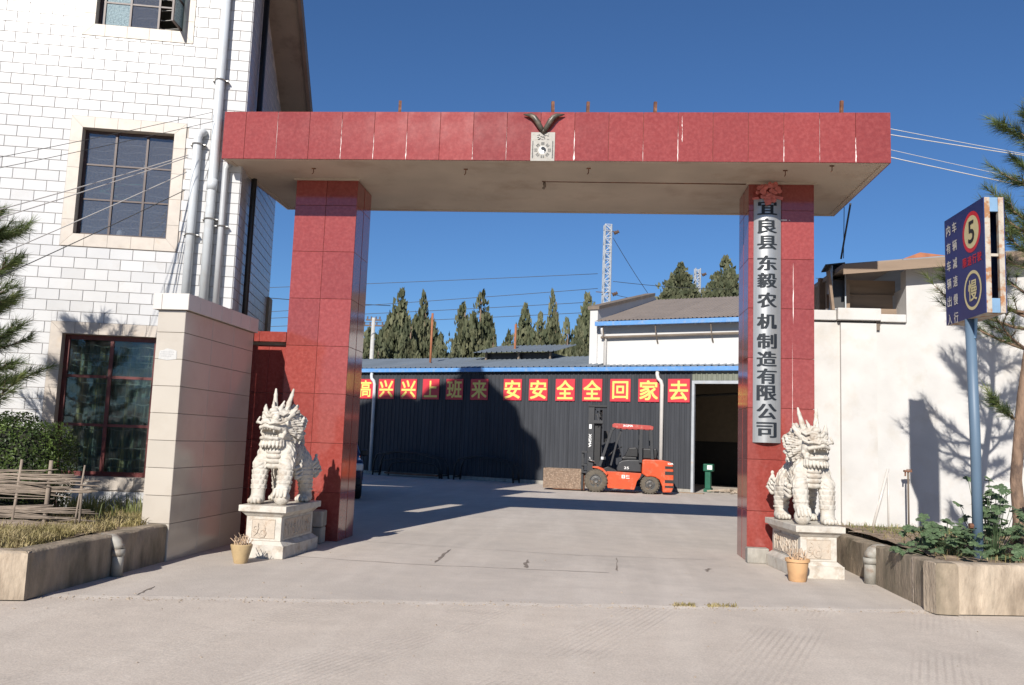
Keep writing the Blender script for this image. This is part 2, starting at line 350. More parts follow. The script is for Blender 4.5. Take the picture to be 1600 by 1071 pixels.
def glyph(name, s, wh, m, parent=None, loc=(0, 0, 0), rot=(0, 0, 0), bold=0.0, yoff=0.0, bend=None, song=False, keep=False):
    """flat lettering in the local xz plane facing -y, bounding box fitted to wh=(w,h) and centred"""
    r = text_mesh(s, 1, m, 0.0)
    if r is None: return None
    co, polys, lo, hi = r; c = (lo+hi)/2; sx = wh[0]/(hi[0]-lo[0]); sz = wh[1]/(hi[1]-lo[1])
    if keep: sx = sz = min(sx, sz)
    b = MB()
    base = [((p[0]-c[0])*sx, 0, (p[1]-c[1])*sz) for p in co]
    if song:       # thick uprights, thin horizontals: three copies shifted sideways, each a hair further out
        for k, dx in enumerate((-.044, -.022, .0, .022, .044)):
            b.add([(x+dx*wh[0], -.0004*k, z+(.006*wh[1] if k % 2 else -.006*wh[1])) for x, y, z in base], polys)
    elif bold > 0:
        for k, (dx, dz) in enumerate(((0, 0), (1, 1), (-1, -1), (1, -1), (-1, 1))):
            b.add([(x+dx*bold*wh[0]*.9, -.0005*k, z+dz*bold*wh[1]*.9) for x, y, z in base], polys)
    else: b.add(base, polys)
    if bend:
        import bmesh
        bm = bmesh.new(); tm = b.mesh('tmp', m); bm.from_mesh(tm); bpy.data.meshes.remove(tm)
        for k in range(-7, 8):
            bmesh.ops.bisect_plane(bm, geom=bm.verts[:]+bm.edges[:]+bm.faces[:], plane_co=(k*wh[0]/14, 0, 0), plane_no=(1, 0, 0))
        bm.verts.index_update(); b = MB(); b.add([(v.co.x, bend(v.co.x)+v.co.y, v.co.z) for v in bm.verts], [tuple(v.index for v in f.verts) for f in bm.faces]); bm.free()
    return b.build(name, m, parent, (loc[0], loc[1]+yoff, loc[2]), rot)

def arc(cx, cz, r, a0, a1, n): return [(cx+r*math.cos(R(a0+(a1-a0)*i/n)), cz+r*math.sin(R(a0+(a1-a0)*i/n))) for i in range(n+1)]
# ------------------------------------------------------------------ ground, yard, road
def groundmat(name, c1, c2, c3, grooves=False):
    m = bpy.data.materials.new(name); m.use_nodes = True
    n = m.node_tree.nodes; l = m.node_tree.links; b = n['Principled BSDF']; b.inputs['Roughness'].default_value = .95; b.inputs['Specular IOR Level'].default_value = .2
    tc = n.new('ShaderNodeTexCoord'); mp = n.new('ShaderNodeMapping'); mp.inputs['Rotation'].default_value = (0, 0, R(-11.5)); l.new(tc.outputs['Object'], mp.inputs[0])
    def nz(scale, det=8, rough=.6, vec=mp.outputs[0]):
        t = n.new('ShaderNodeTexNoise'); t.inputs['Scale'].default_value = scale; t.inputs['Detail'].default_value = det; t.inputs['Roughness'].default_value = rough
        l.new(vec, t.inputs['Vector']); return t.outputs[0]
    def rng_(s, a, b_, lo=0, hi=1):
        r = n.new('ShaderNodeMapRange'); r.inputs['From Min'].default_value = a; r.inputs['From Max'].default_value = b_; r.inputs['To Min'].default_value = lo; r.inputs['To Max'].default_value = hi
        l.new(s, r.inputs[0]); return r.outputs[0]
    def mix(f, a, b_):
        x = n.new('ShaderNodeMix'); x.data_type = 'RGBA'; l.new(f, x.inputs['Factor'])
        for i, s in (('A', a), ('B', b_)):
            if isinstance(s, tuple): x.inputs[i].default_value = (*s, 1)
            else: l.new(s, x.inputs[i])
        return x.outputs['Result']
    st = n.new('ShaderNodeMapping'); st.inputs['Scale'].default_value = (.9, .10, 1); st.inputs['Rotation'].default_value = (0, 0, R(14)); l.new(tc.outputs['Object'], st.inputs[0])
    st2 = n.new('ShaderNodeMapping'); st2.inputs['Scale'].default_value = (.16, 1.1, 1); st2.inputs['Rotation'].default_value = (0, 0, R(-16)); l.new(tc.outputs['Object'], st2.inputs[0])
    col = mix(rng_(nz(.45, 10, .65), .38, .66), c1, c2)
    col = mix(rng_(nz(1.6, 8, .6, st.outputs[0]), .48, .64, 0, .7), col, c3)            # tyre-swept streaks into the yard
    col = mix(rng_(nz(1.5, 8, .6, st2.outputs[0]), .50, .66, 0, .5), col, c2)
    sp = rng_(nz(70, 3, .5), .3, .7, .87, 1.13)
    big = rng_(nz(2.6, 11, .75), .3, .7, .91, 1.07)
    mu = n.new('ShaderNodeMath'); mu.operation = 'MULTIPLY'; l.new(sp, mu.inputs[0]); l.new(big, mu.inputs[1])
    sc = n.new('ShaderNodeVectorMath'); sc.operation = 'SCALE'; l.new(col, sc.inputs[0]); l.new(mu.outputs[0], sc.inputs['Scale']); l.new(sc.outputs[0], b.inputs['Base Color'])
    h = nz(26, 8, .65); hs = rng_(h, 0, 1, 0, .35)
    if grooves:
        sx = n.new('ShaderNodeSeparateXYZ'); l.new(mp.outputs[0], sx.inputs[0])
        wv = n.new('ShaderNodeTexWave'); wv.wave_type = 'BANDS'; wv.bands_direction = 'X'; wv.inputs['Scale'].default_value = 5.6; wv.inputs['Distortion'].default_value = .35; wv.inputs['Detail'].default_value = 1
        mg = n.new('ShaderNodeMapping'); mg.inputs['Rotation'].default_value = (0, 0, R(20)); l.new(tc.outputs['Object'], mg.inputs[0]); l.new(mg.outputs[0], wv.inputs['Vector'])
        mk = n.new('ShaderNodeTexWave'); mk.bands_direction = 'X'; mk.inputs['Scale'].default_value = .24; mk.inputs['Distortion'].default_value = 1.2; mk.inputs['Detail'].default_value = 3; l.new(mg.outputs[0], mk.inputs['Vector'])
        msk = rng_(mk.outputs['Fac'], .45, .7); m2 = rng_(nz(.7, 6), .42, .6); mm = n.new('ShaderNodeMath'); mm.operation = 'MULTIPLY'; l.new(msk, mm.inputs[0]); l.new(m2, mm.inputs[1])
        gg = n.new('ShaderNodeMath'); gg.operation = 'MULTIPLY'; l.new(wv.outputs['Fac'], gg.inputs[0]); l.new(mm.outputs[0], gg.inputs[1])
        g2 = n.new('ShaderNodeMath'); g2.operation = 'MULTIPLY_ADD'; g2.inputs[1].default_value = .7; l.new(gg.outputs[0], g2.inputs[0]); l.new(hs, g2.inputs[2]); hs = g2.outputs[0]
    bp = n.new('ShaderNodeBump'); bp.inputs['Strength'].default_value = .55; bp.inputs['Distance'].default_value = .02
    l.new(hs, bp.inputs['Height']); l.new(bp.outputs[0], b.inputs['Normal'])
    return m
MT['yard'] = groundmat('yard_concrete', (.51, .452, .392), (.44, .393, .346), (.555, .498, .438))
MT['road'] = groundmat('dusty_road', (.55, .478, .404), (.49, .428, .366), (.585, .517, .442), True)
MT['earth'] = mat('bare_earth', (.26, .21, .15), .95, var=.2, vscale=.3)

g = MB(); g.add([(-1500, -1500, -.09), (1500, -1500, -.09), (1500, 1500, -.09), (-1500, 1500, -.09)], [(0, 1, 2, 3)])
tag(g.build('ground', 'earth'), kind='structure')
def road_edge(x): return -4.79+.2*(x+4.02)
g = MB()
xs = sorted([-70, -40, -20]+[-12+.06*i for i in range(401)]+[20, 40, 70])
prof = []
for x in xs:
    e = road_edge(x)+.05*(mnoise.noise((x*1.7, 0, 0))+.6*mnoise.noise((x*7, 3, 0)))
    prof.append((x, e))
for i in range(len(xs)-1):
    (x0, e0), (x1, e1) = prof[i], prof[i+1]
    d0 = .03+.05*abs(mnoise.noise((x0*4, 9, 1))); d1 = .03+.05*abs(mnoise.noise((x1*4, 9, 1)))
    g.add([(x0, e0-d0*3, -.013), (x1, e1-d1*3, -.013), (x1, e1, 0), (x0, e0, 0), (x1, 95, 0), (x0, 95, 0)], [(0, 1, 2, 3), (3, 2, 4, 5)])
yard = tag(g.build('yard', 'yard'), kind='structure')
g = MB(); g.add([(-80, -60, -.011), (80, -60, -.011), (80, road_edge(80), -.011), (-80, road_edge(-80), -.011)], [(0, 1, 2, 3)])
road = tag(g.build('road', 'road'), kind='structure')

def crackpoly(path, w0):
    b = MB(); L = []; Rr = []
    for i, (x, y) in enumerate(path):
        k = w0*(.35+1.1*random.random())*(1 if 0 < i < len(path)-1 else .15)
        L.append((x-k, y, .004)); Rr.append((x+k*random.random(), y+.01, .004))
    vs = L+Rr; n_ = len(path)
    b.add(vs, [(i, i+n_, i+1+n_, i+1) for i in range(n_-1)]); return b
def crack(p0, p1, w, n_=9, jit=.018):
    a = atz(*p0, 0); c = atz(*p1, 0)
    return crackpoly([(a.x+(c.x-a.x)*i/n_+random.uniform(-jit, jit), a.y+(c.y-a.y)*i/n_) for i in range(n_+1)], w)
for p0, p1, w_ in (((680, 880), (705, 859), .026), ((823, 888), (825, 875), .032), ((964, 893), (963, 872), .012), ((1104, 894), (1108, 889), .03), ((213, 931), (244, 917), .015)):
    crack(p0, p1, w_).build('crack', 'dirt', yard)
def ridge(pts, w):                         # slab joint running across the apron
    b = MB(); P = [atz(x, y, 0) for x, y in pts]; vs = []
    q = []
    for i in range(len(P)-1):
        for k in range(24): q.append(P[i].lerp(P[i+1], k/24))
    for p in q:
        a = w*(.3+.9*abs(mnoise.noise((p.x*3, p.y, 0)))); o_ = .03*mnoise.noise((p.x*2.5, 7, 0)); vs += [(p.x, p.y-a+o_, .003), (p.x, p.y+a+o_, .003)]
    b.add(vs, [(2*i, 2*i+2, 2*i+3, 2*i+1) for i in range(len(q)-1)]); return b
MT['jointline'] = mat('filled_joint', (.24, .205, .175), .95, var=.3, vscale=9)
ridge([(420, 867), (640, 882), (965, 896)], .016).build('slab_joint', 'jointline', yard)
ridge([(520, 843), (900, 868), (1140, 876)], .010).build('slab_joint', 'jointline', yard)

# loose stones and grit on the road
b = MB()
ico = [(0, 0, 1), (.89, 0, .45), (.28, .85, .45), (-.72, .53, .45), (-.72, -.53, .45), (.28, -.85, .45), (.72, .53, -.45), (-.28, .85, -.45), (-.89, 0, -.45), (-.28, -.85, -.45), (.72, -.53, -.45), (0, 0, -1)]
icf = [(0, 1, 2), (0, 2, 3), (0, 3, 4), (0, 4, 5), (0, 5, 1), (1, 6, 2), (2, 7, 3), (3, 8, 4), (4, 9, 5), (5, 10, 1), (1, 10, 6), (2, 6, 7), (3, 7, 8), (4, 8, 9), (5, 9, 10), (11, 7, 6), (11, 8, 7), (11, 9, 8), (11, 10, 9), (11, 6, 10)]
def pebble(b, x, y, z, r):
    sx, sy, sz = (random.uniform(.6, 1.3) for _ in range(3))
    b.add([(x+p[0]*r*sx*random.uniform(.8, 1.2), y+p[1]*r*sy*random.uniform(.8, 1.2), z+r*.3+p[2]*r*sz*.6) for p in ico], icf)
for i in range(900):
    x = random.uniform(-6, 6)
    if i < 760: y = road_edge(x)+random.gauss(-.07, .06); r = random.uniform(.004, .013)
    else: y = random.uniform(-9, -.5); r = random.uniform(.004, .012)
    pebble(b, x, y, -.011 if y < road_edge(x) else 0, r)
tag(b.build('loose_grit', 'rubble'), 'loose grit and small stones along the worn road edge', 'grit', kind='stuff')

# ------------------------------------------------------------------ office building on the left
BP = Vector((-5.3, -.6, 0)); BA = R(12)
Bn = Vector((math.sin(BA), -math.cos(BA), 0)); Be = Vector((math.cos(BA), math.sin(BA), 0))
def fac(px, py):
    q = onp(px, py, BP, Bn)-BP; return q.dot(Be), q.z
B = empty('office_building', BP, BA, 'white tiled office building with beige window surrounds and drainpipes', 'building')
XL, ZT = -9.5, 9.3
TW, TH = .32, .158
WIN = [(-2.47, -.83, .67, 3.03), (-2.46, -.83, 4.14, 6.08), (-2.43, -.84, 7.33, 9.05)]      # outer edges of the surrounds
TR = .165
OPN = [(a+TR, b_-TR, c+TR+.015, d-TR) for a, b_, c, d in WIN]
OPN2 = [(-7.6, -6.3, 4.3, 5.9), (-7.6, -6.3, .9, 2.85)]
def soff(v): return 9.15-.50*v
b = MB()                                       # front wall core round the openings
ops = OPN+OPN2
xsb = sorted({XL, 0}|{o_[0] for o_ in ops}|{o_[1] for o_ in ops}); zsb = sorted({0, ZT}|{o_[2] for o_ in ops}|{o_[3] for o_ in ops})
for i in range(len(xsb)-1):
    for j in range(len(zsb)-1):
        cx, cz = (xsb[i]+xsb[i+1])/2, (zsb[j]+zsb[j+1])/2
        if any(o_[0] < cx < o_[1] and o_[2] < cz < o_[3] for o_ in ops): continue
        b.box(xsb[i], xsb[i+1], 0, .24, zsb[j], zsb[j+1])
b.build('wall', 'grout', B)
b = MB(); b.add([(0, .241, 0), (0, 3.2, 0), (0, 3.2, soff(3.2)), (0, .241, soff(.24)), (-.24, .241, 0), (-.24, 3.2, 0), (-.24, 3.2, soff(3.2)), (-.24, .241, soff(.24))],
              [(0, 1, 2, 3), (7, 6, 5, 4), (0, 4, 5, 1), (1, 5, 6, 2), (2, 6, 7, 3), (3, 7, 4, 0)])
b.box(XL, XL+.24, .241, 3.2, 0, 7.4); b.box(XL+.241, -.241, 3.0, 3.199, 0, 7.5)
b.build('wall', 'grout', B)
b = MB()
for z in (0.3, 3.35, 6.55): b.box(XL+.25, -.25, .25, 2.99, z, z+.12)
b.box(XL+.25, -.25, 2.2, 2.3, .43, 8.0); b.box(-3.4, -3.3, .25, 2.19, .43, 8.0)
b.build('floor_slab', 'room', B)

def rect_minus(r, h):
    a, b_, c, d = r; e, f, g_, i_ = h
    if e >= b_ or f <= a or g_ >= d or i_ <= c: return [r]
    out = []
    if e > a: out.append((a, e, c, d))
    if f < b_: out.append((f, b_, c, d))
    a2, b2 = max(a, e), min(b_, f)
    if g_ > c: out.append((a2, b2, c, g_))
    if i_ < d: out.append((a2, b2, i_, d))
    return out
tiles = []
nr = int(ZT/TH)
for r_ in range(nr):
    z0 = r_*TH+.02
    off = (TW/2 if r_ % 2 else 0)
    x = -off
    k = 0
    xs_ = [0.0] if off else []
    x1 = 0.0
    while x1 > -4.7:
        x0 = (-off if (off and x1 == 0.0) else x1-TW)
        pcs = [(x0+.003, x1-.003, z0+.003, z0+TH-.003)]
        for h in WIN:
            pcs = [q for p in pcs for q in rect_minus(p, (h[0]-.004, h[1]+.004, h[2]-.004, h[3]+.004))]
        for p in pcs:
            if p[1]-p[0] > .025 and p[3]-p[2] > .02: tiles.append(p)
        x1 = x0
def infr(p):
    P = BP+Be*((p[0]+p[1])/2)+Vector((0, 0, (p[2]+p[3])/2)); d = P-CAM; zc = d.dot(fwd)
    X = 800+F_PX*d.dot(c_r)/zc; Y = 535.5-F_PX*d.dot(c_u)/zc
    return -20 < X < 1620 and -20 < Y < 1090 and not (Y > 470 and X > 240), zc
vis = []; rest = []
for p in tiles:
    ok_, zc = infr(p); (vis if ok_ else rest).append(((p[1]-p[0])*(p[3]-p[2])/zc**2, p))
vis.sort(key=lambda t: -t[0])
for _, p in vis[:300]:
    use('tile', slab(p[1]-p[0], p[3]-p[2], .012, .004, 'tile'), B, ((p[0]+p[1])/2, 0, p[2]), (random.gauss(0, .006), 0, random.gauss(0, .004)))
def slab_into(b, w, h, t, c, M):
    me = slab(w, h, t, c, 'tile'); b.add([M @ v.co for v in me.vertices], [tuple(p.vertices) for p in me.polygons])
b = MB()
for _, p in vis[300:]+rest: slab_into(b, p[1]-p[0], p[3]-p[2], .012, .004, Matrix.Translation(((p[0]+p[1])/2, 0, p[2])))
tag(b.build('wall_tiles', 'tile', B), kind='stuff')
MT['tile_shaded'] = mat('shaded_side_tile', (.40, .40, .41), .25, var=.08, vscale=2.5, col2=(.32, .30, .28), c2scale=1.5, c2lo=.6, c2hi=.85)  # same white tile, darkened in colour for the shade on this wall
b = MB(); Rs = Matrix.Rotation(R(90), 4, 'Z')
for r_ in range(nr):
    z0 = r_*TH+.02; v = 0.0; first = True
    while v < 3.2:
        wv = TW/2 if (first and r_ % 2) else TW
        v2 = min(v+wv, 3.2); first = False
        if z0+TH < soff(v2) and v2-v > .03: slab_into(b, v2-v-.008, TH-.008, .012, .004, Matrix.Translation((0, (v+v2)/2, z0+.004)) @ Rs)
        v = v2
tag(b.build('wall_tiles', 'tile_shaded', B), 'shaded white tiles on the side wall of the building', kind='stuff')

# stone surrounds: separate panels with mitred corners
def surround(wn, op):
    a, b_, c, d = wn; e, f, g_, h = op
    def piece(poly):
        q = MB(); q.prism(poly, -.022, 0); q.build('trim_panel', 'trim', B)
    n_ = 5
    gp = .002
    for (z0o, z0i) in ((c, g_), (d, h)):
        for k in range(n_):
            xo0, xo1 = a+(b_-a)*k/n_, a+(b_-a)*(k+1)/n_
            xi0 = e if k == 0 else xo0; xi1 = f if k == n_-1 else xo1
            pl = [(xo0+gp, z0o), (xo1-gp, z0o), (xi1-gp, z0i), (xi0+gp, z0i)]
            if z0o > z0i: pl = pl[::-1]
            piece(pl)
    for (xo, xi) in ((a, e), (b_, f)):
        for k in range(n_):
            zo0, zo1 = c+(d-c)*k/n_, c+(d-c)*(k+1)/n_
            zi0 = g_ if k == 0 else zo0; zi1 = h if k == n_-1 else zo1
            pl = [(xo, zo1-gp), (xo, zo0+gp), (xi, zi0+gp), (xi, zi1-gp)]
            if xo > xi: pl = pl[::-1]
            piece(pl)
    q = MB()                                    # plastered reveal
    q.add([(e, -.02, g_), (f, -.02, g_), (f, .15, g_), (e, .15, g_), (e, -.02, h), (f, -.02, h), (f, .15, h), (e, .15, h)], [(0, 3, 2, 1)[::-1], (4, 5, 6, 7)[::-1], (0, 4, 7, 3)[::-1], (1, 2, 6, 5)[::-1]])
    q.v = [(x+(.003 if x < (e+f)/2 else -.003), y, z+(.003 if z < (g_+h)/2 else -.003)) for x, y, z in q.v]
    q.build('reveal', 'trim', B)
for wn_, op in zip(WIN, OPN): surround(wn_, op)

def window(op, cols, rows, fr='frame', gl='glass', ft=.035, barz=(), wav=.012, skip=(), glmap={}, bary=.24, tilt=True):
    e, f, g_, h = op; e += .004; f -= .004; g_ += .004; h -= .004
    y0, y1 = .10, .15
    b = MB(); xs = [e+(f-e)*c for c in cols]; zs = [g_+(h-g_)*r_ for r_ in rows]
    for i, x in enumerate(xs):
        w_ = ft if 0 < i < len(xs)-1 else ft*1.3
        xx = min(max(x, e+w_/2), f-w_/2); b.box(xx-w_/2, xx+w_/2, y0, y1, g_, h)
    for j, z in enumerate(zs):
        w_ = ft*.8 if 0 < j < len(zs)-1 else ft*1.3
        zz = min(max(z, g_+w_/2), h-w_/2); b.box(e, f, y0+.006, y1-.004, zz-w_/2, zz+w_/2)
    W = b.build('window', fr, B)
    for i in range(len(xs)-1):
        for j in range(len(zs)-1):
            if (i, j) in skip: continue
            q = MB(); ry = random.gauss(0, .006) if tilt else 0; rx = random.gauss(0, .006)
            w_, hh = xs[i+1]-xs[i]-.012, zs[j+1]-zs[j]-.012
            q.box(-w_/2, w_/2, -.002, .002, -hh/2, hh/2)
            q.build('pane', glmap.get((i, j), gl), W, ((xs[i]+xs[i+1])/2, .122, (zs[j]+zs[j+1])/2), (rx, 0, ry))
    for z in barz:
        zz = g_+(h-g_)*z; am = wav*random.choice((0, .4, 1, 1))
        q = MB(); q.tube([(e+(f-e)*t/40, bary, zz+am*math.sin(t/40*math.pi*random.choice((7, 7))+z*9)) for t in range(41)], .007, 6)
        q.build('security_bar', 'bar', W, smooth=True)
    return W
W1 = window(OPN[0], (0, .5, 1), (0, .36, .705, 1), 'maroon', 'glass_clear', .05, [.06, .12, .2, .33, .43, .52, .57, .66, .78, .82, .87, .93], .014, bary=.19)
W2 = window(OPN[1], (0, .345, .69, 1), (0, .345, .675, 1), 'frame', 'glass', .03, [.1, .17, .27, .42, .52, .62, .75, .83, .9], .01, bary=.2)
W3 = window(OPN[2], (0, .06, .36, .69, 1), (0, .30, .68, 1), 'frame', 'glass', .03, [.09, .19, .3, .42, .6, .8], .012, skip=[(3, 0), (3, 1), (3, 2)], glmap={(1, 0): 'glass_pale', (1, 1): 'glass_pale'}, bary=.22)
# casement swung outwards on the right jamb of the top window
e, f, g_, h = OPN[2]; sw = (f-e)*.31; hh = h-g_-.03
SH = empty('casement', (f-.02, .06, g_+.015), R(82), parent=B)
q = MB()
for x in (-sw, -.03): q.box(x, x+.03, -.015, .015, 0, hh)
for z in (0, hh*.3, hh*.66, hh-.03): q.box(-sw+.03, -.03, -.013, .013, z, z+.03)
q.build('sash_frame', 'frame', SH)
for z0, z1 in ((.03, hh*.3), (hh*.3+.03, hh*.66), (hh*.66+.03, hh-.03)):
    q = MB(); q.box(-sw+.03, -.03, -.002, .002, z0, z1); q.build('pane', 'glass_pale', SH)
# curtains in the ground floor room, things on the sill upstairs
e, f, g_, h = OPN[0]
q = MB(); vs = []; N = 120
for t in range(N+1):
    x = e-.05+(f-e+.1)*t/N; yv = .34+.03*math.sin(t*.55)+.02*math.sin(t*1.3+1)
    vs += [(x, yv, g_-.2), (x, yv, h-.12-.03*math.sin(t*.2))]
q.add(vs, [(2*t, 2*t+2, 2*t+3, 2*t+1) for t in range(N) if not (52 < t < 60)])
q.build('curtain', 'curtain', B, smooth=True)
e, f, g_, h = OPN[1]
q = MB(); q.lathe([(.045, 0), (.06, .02), (.06, .09), (.03, .12), (.03, .16)], 14); q.build('white_jar', 'whitepaint', B, (e+.86, .22, g_+.99), smooth=True)
q = MB(); q.box(e+.8, e+1.05, .2, .3, g_+.97, g_+.985); q.build('inner_shelf', 'frame', B)
q = MB(); q.lathe([(.04, 0), (.05, .02), (.045, .1), (.02, .13)], 12); q.build('white_jar', 'whitepaint', B, (e+.58, .2, g_+.006), smooth=True)
MT['cordgreen'] = mat('green_cord', (.12, .42, .28), .6)
q = MB()
for z0, z1, s_ in ((.70, .86, .05), (.74, .62, -.04)):
    q.tube([(e+.22+.6*t/14, .26, g_+z0+(z1-z0)*t/14+s_*math.sin(t/14*math.pi)) for t in range(15)], .009, 5)
q.build('green_cord', 'cordgreen', B)

# roof slab sloping to the back with a wide verge, then an added out-of-frame block that casts a shadow
b = MB()
ov = .50; v0, v1 = -.62, 3.75
b.add([(XL-.3, v0, soff(v0)), (ov, v0, soff(v0)), (ov, v1, soff(v1)), (XL-.3, v1, soff(v1)), (XL-.3, v0, soff(v0)+.16), (ov, v0, soff(v0)+.16), (ov, v1, soff(v1)+.16), (XL-.3, v1, soff(v1)+.16)],
      [(0, 3, 2, 1), (4, 5, 6, 7), (0, 1, 5, 4), (1, 2, 6, 5), (2, 3, 7, 6), (3, 0, 4, 7)])
b.build('roof', 'soffit2', B)
b = MB()
b.add([(ov+.002, v0, soff(v0)-.05), (ov+.06, v0, soff(v0)-.05), (ov+.06, v1, soff(v1)-.05), (ov+.002, v1, soff(v1)-.05), (ov+.002, v0, soff(v0)+.22), (ov+.06, v0, soff(v0)+.22), (ov+.06, v1, soff(v1)+.22), (ov+.002, v1, soff(v1)+.22)],
      [(0, 3, 2, 1), (4, 5, 6, 7), (0, 1, 5, 4), (1, 2, 6, 5), (2, 3, 7, 6), (3, 0, 4, 7)])
b.build('verge_board', 'coping', B)
ub = [(-15.8, 8.4), (-6.3, 8.4), (-6.3, 12.2), (-6.13, 12.3), (-6.18, 12.9), (-6.95, 13.6), (-7.1, 14.3), (-8.1, 15.3), (-8.55, 15.8), (-8.8, 16.45), (-9.6, 16.55), (-9.85, 16.1), (-10.6, 16.0), (-11.25, 15.95), (-11.8, 15.55), (-12.3, 15.9), (-13.4, 16.15), (-15.8, 15.9)]  # added unseen block, outline shaped to throw the shadow on the workshop wall
b = MB(); Mi = Matrix.Rotation(-BA, 4, 'Z') @ Matrix.Translation(-BP)
b.prism(ub, .95, 1.9, Mi); b.build('shadow_block', 'whitewall2', B)

# drainpipes
def fpipe(pts, r, m, nm='drainpipe', y=-.10, brackets=(), elbow=False):
    P = [fac(*p) for p in pts]; um = sum(p[0] for p in P)/len(P); P = [(um, z) for _, z in P]; path = [(u, y, z) for u, z in P]
    if elbow:
        u, z = P[0]; path = [(u+.06, .0, z+.05), (u+.05, y*.6, z+.05), (u+.02, y, z+.01)]+[(P[0][0]-.0, y, z-.06)]+path[1:]
    q = MB(); q.tube(path, r, 16); o = q.build(nm, m, B, smooth=True)
    for bx, by in brackets:
        z = fac(bx, by)[1]; u = um; q = MB(); q.tube([(u+(r+.012)*math.cos(a), y+(r+.012)*math.sin(a), z) for a in [2*math.pi*i/16 for i in range(16)]], .009, 6, closed=True)
        q.box(u-r-.05, u-r-.01, y, 0, z-.008, z+.008); q.box(u+r+.01, u+r+.05, y, 0, z-.008, z+.008); q.build('bracket', 'steel', o, smooth=False)
    return o
p1 = fpipe([(356, -40), (347, 120), (335, 290), (322, 480)], .066, 'pvc', brackets=[(345, 130), (326, 345)])
for by in (292,):
    z = fac(335, by)[1]; u = sum(fac(*p)[0] for p in [(356, -40), (347, 120), (335, 290), (322, 480)])/4; q = MB(); q.tube([(u, -.10, z-.08), (u, -.10, z+.08)], .076, 16); q.build('pipe_socket', 'pvc', p1, smooth=True)
p2 = fpipe([(312, 214), (305, 300), (292, 482)], .062, 'pvc', brackets=[(307, 229), (297, 369)], elbow=True)
p3_ = fpipe([(355, 262), (348, 360), (338, 482)], .044, 'pvcgrey', brackets=[(344, 356)], elbow=True)
b = MB(); b.tube([(.08, .62, .4), (.08, .62, soff(.62)-.02)], .045, 10); b.build('drainpipe', 'black', B, smooth=True)
b = MB(); b.box(.0, .06, 2.95, 3.3, 3.3, 4.0); b.build('wall_corner', 'soffit2', B)

# ------------------------------------------------------------------ overhead cables to the drainpipes
def cable(p0, p1, r, m, sag, nm, lab, grp=None, n_=24):
    p0 = Vector(p0); p1 = Vector(p1); q = MB()
    q.tube([p0.lerp(p1, t/n_)-Vector((0, 0, sag*4*(t/n_)*(1-t/n_))) for t in range(n_+1)], r, 5)
    o = q.build(nm, m, smooth=True); return tag(o, lab, 'cable', grp)
def fpt(px, py, y=-.19): 
    u, z = fac(px, py); return BP+Be*u-Bn*0+Vector((math.sin(BA)*(-y), -math.cos(BA)*(-y), z))
cabs = [((-60, 331), (299, 249), .007, 'wirepale', 'pale cable crossing the middle window, upper of a close pair'),
        ((-60, 346), (299, 252), .007, 'wirepale', 'pale cable crossing the middle window, lower of a close pair'),
        ((-60, 410), (297, 275), .007, 'wirepale', 'pale cable slanting over the lower panes of the middle window'),
        ((-60, 447), (294, 303), .006, 'wire', 'dark cable passing under the middle window beside the pine'),
        ((-60, 245), (336, 183), .004, 'wire', 'thin dark wire crossing the top of the middle window'),
        ((-60, 262), (338, 197), .004, 'wire', 'thin wire just below the top of the middle window surround')]
for a, c, r_, m_, lab in cabs:
    q_ = fpt(*c); p_ = at(*a, -3.9); cable(q_+(p_-q_)*2.5, q_, r_, m_, .10, 'overhead_cable', lab, 'cables strung to the office drainpipes')
# ------------------------------------------------------------------ cream boundary wall beside the building
CW = empty('boundary_wall', (-4.95, -2.71, 0), 0, 'cream panelled boundary wall with pale tiled cap beside the office building', 'wall')
L_ = 2.16; TKW = .35
b = MB(); b.box(-TKW+.02, -.02, .02, L_-.001, 0, 3.0); b.build('core', 'joint', CW)
ZJ = [0.0]+[.44+.327*i for i in range(8)]+[3.0]
for j in range(len(ZJ)-1):
    h_ = ZJ[j+1]-ZJ[j]-.005
    use('panel', slab(TKW-.004, h_, .02, .003, 'cream'), CW, (-TKW/2, .02, ZJ[j]))
    cuts = [0, .78, 1.46, L_]
    for k in range(3):
        use('panel', slab(cuts[k+1]-cuts[k]-.004, h_, .02, .003, 'cream'), CW, (-.02, (cuts[k]+cuts[k+1])/2, ZJ[j]), (0, 0, R(90)))
b = MB(); b.box(-TKW-.05+.012, .05-.012, -.05+.012, L_+.03, 3.001, 3.185); b.build('cap', 'joint', CW)
for x0, x1 in ((-TKW-.05, -TKW+.06), (-TKW+.06, .05)):
    use('cap_tile', slab(x1-x0-.004, .19, .012, .003, 'capwhite'), CW, ((x0+x1)/2, -.038, 3.0))
nct = 7
for k in range(nct):
    y0 = -.05+(L_+.08)*k/nct; y1 = -.05+(L_+.08)*(k+1)/nct
    use('cap_tile', slab(y1-y0-.004, .19, .012, .003, 'capwhite'), CW, (.038, (y0+y1)/2, 3.0), (0, 0, R(90)))
    b = MB(); b.box(-TKW-.05, .05, y0+.002, y1-.002, 3.186, 3.2); b.build('cap_tile', 'capwhite', CW)
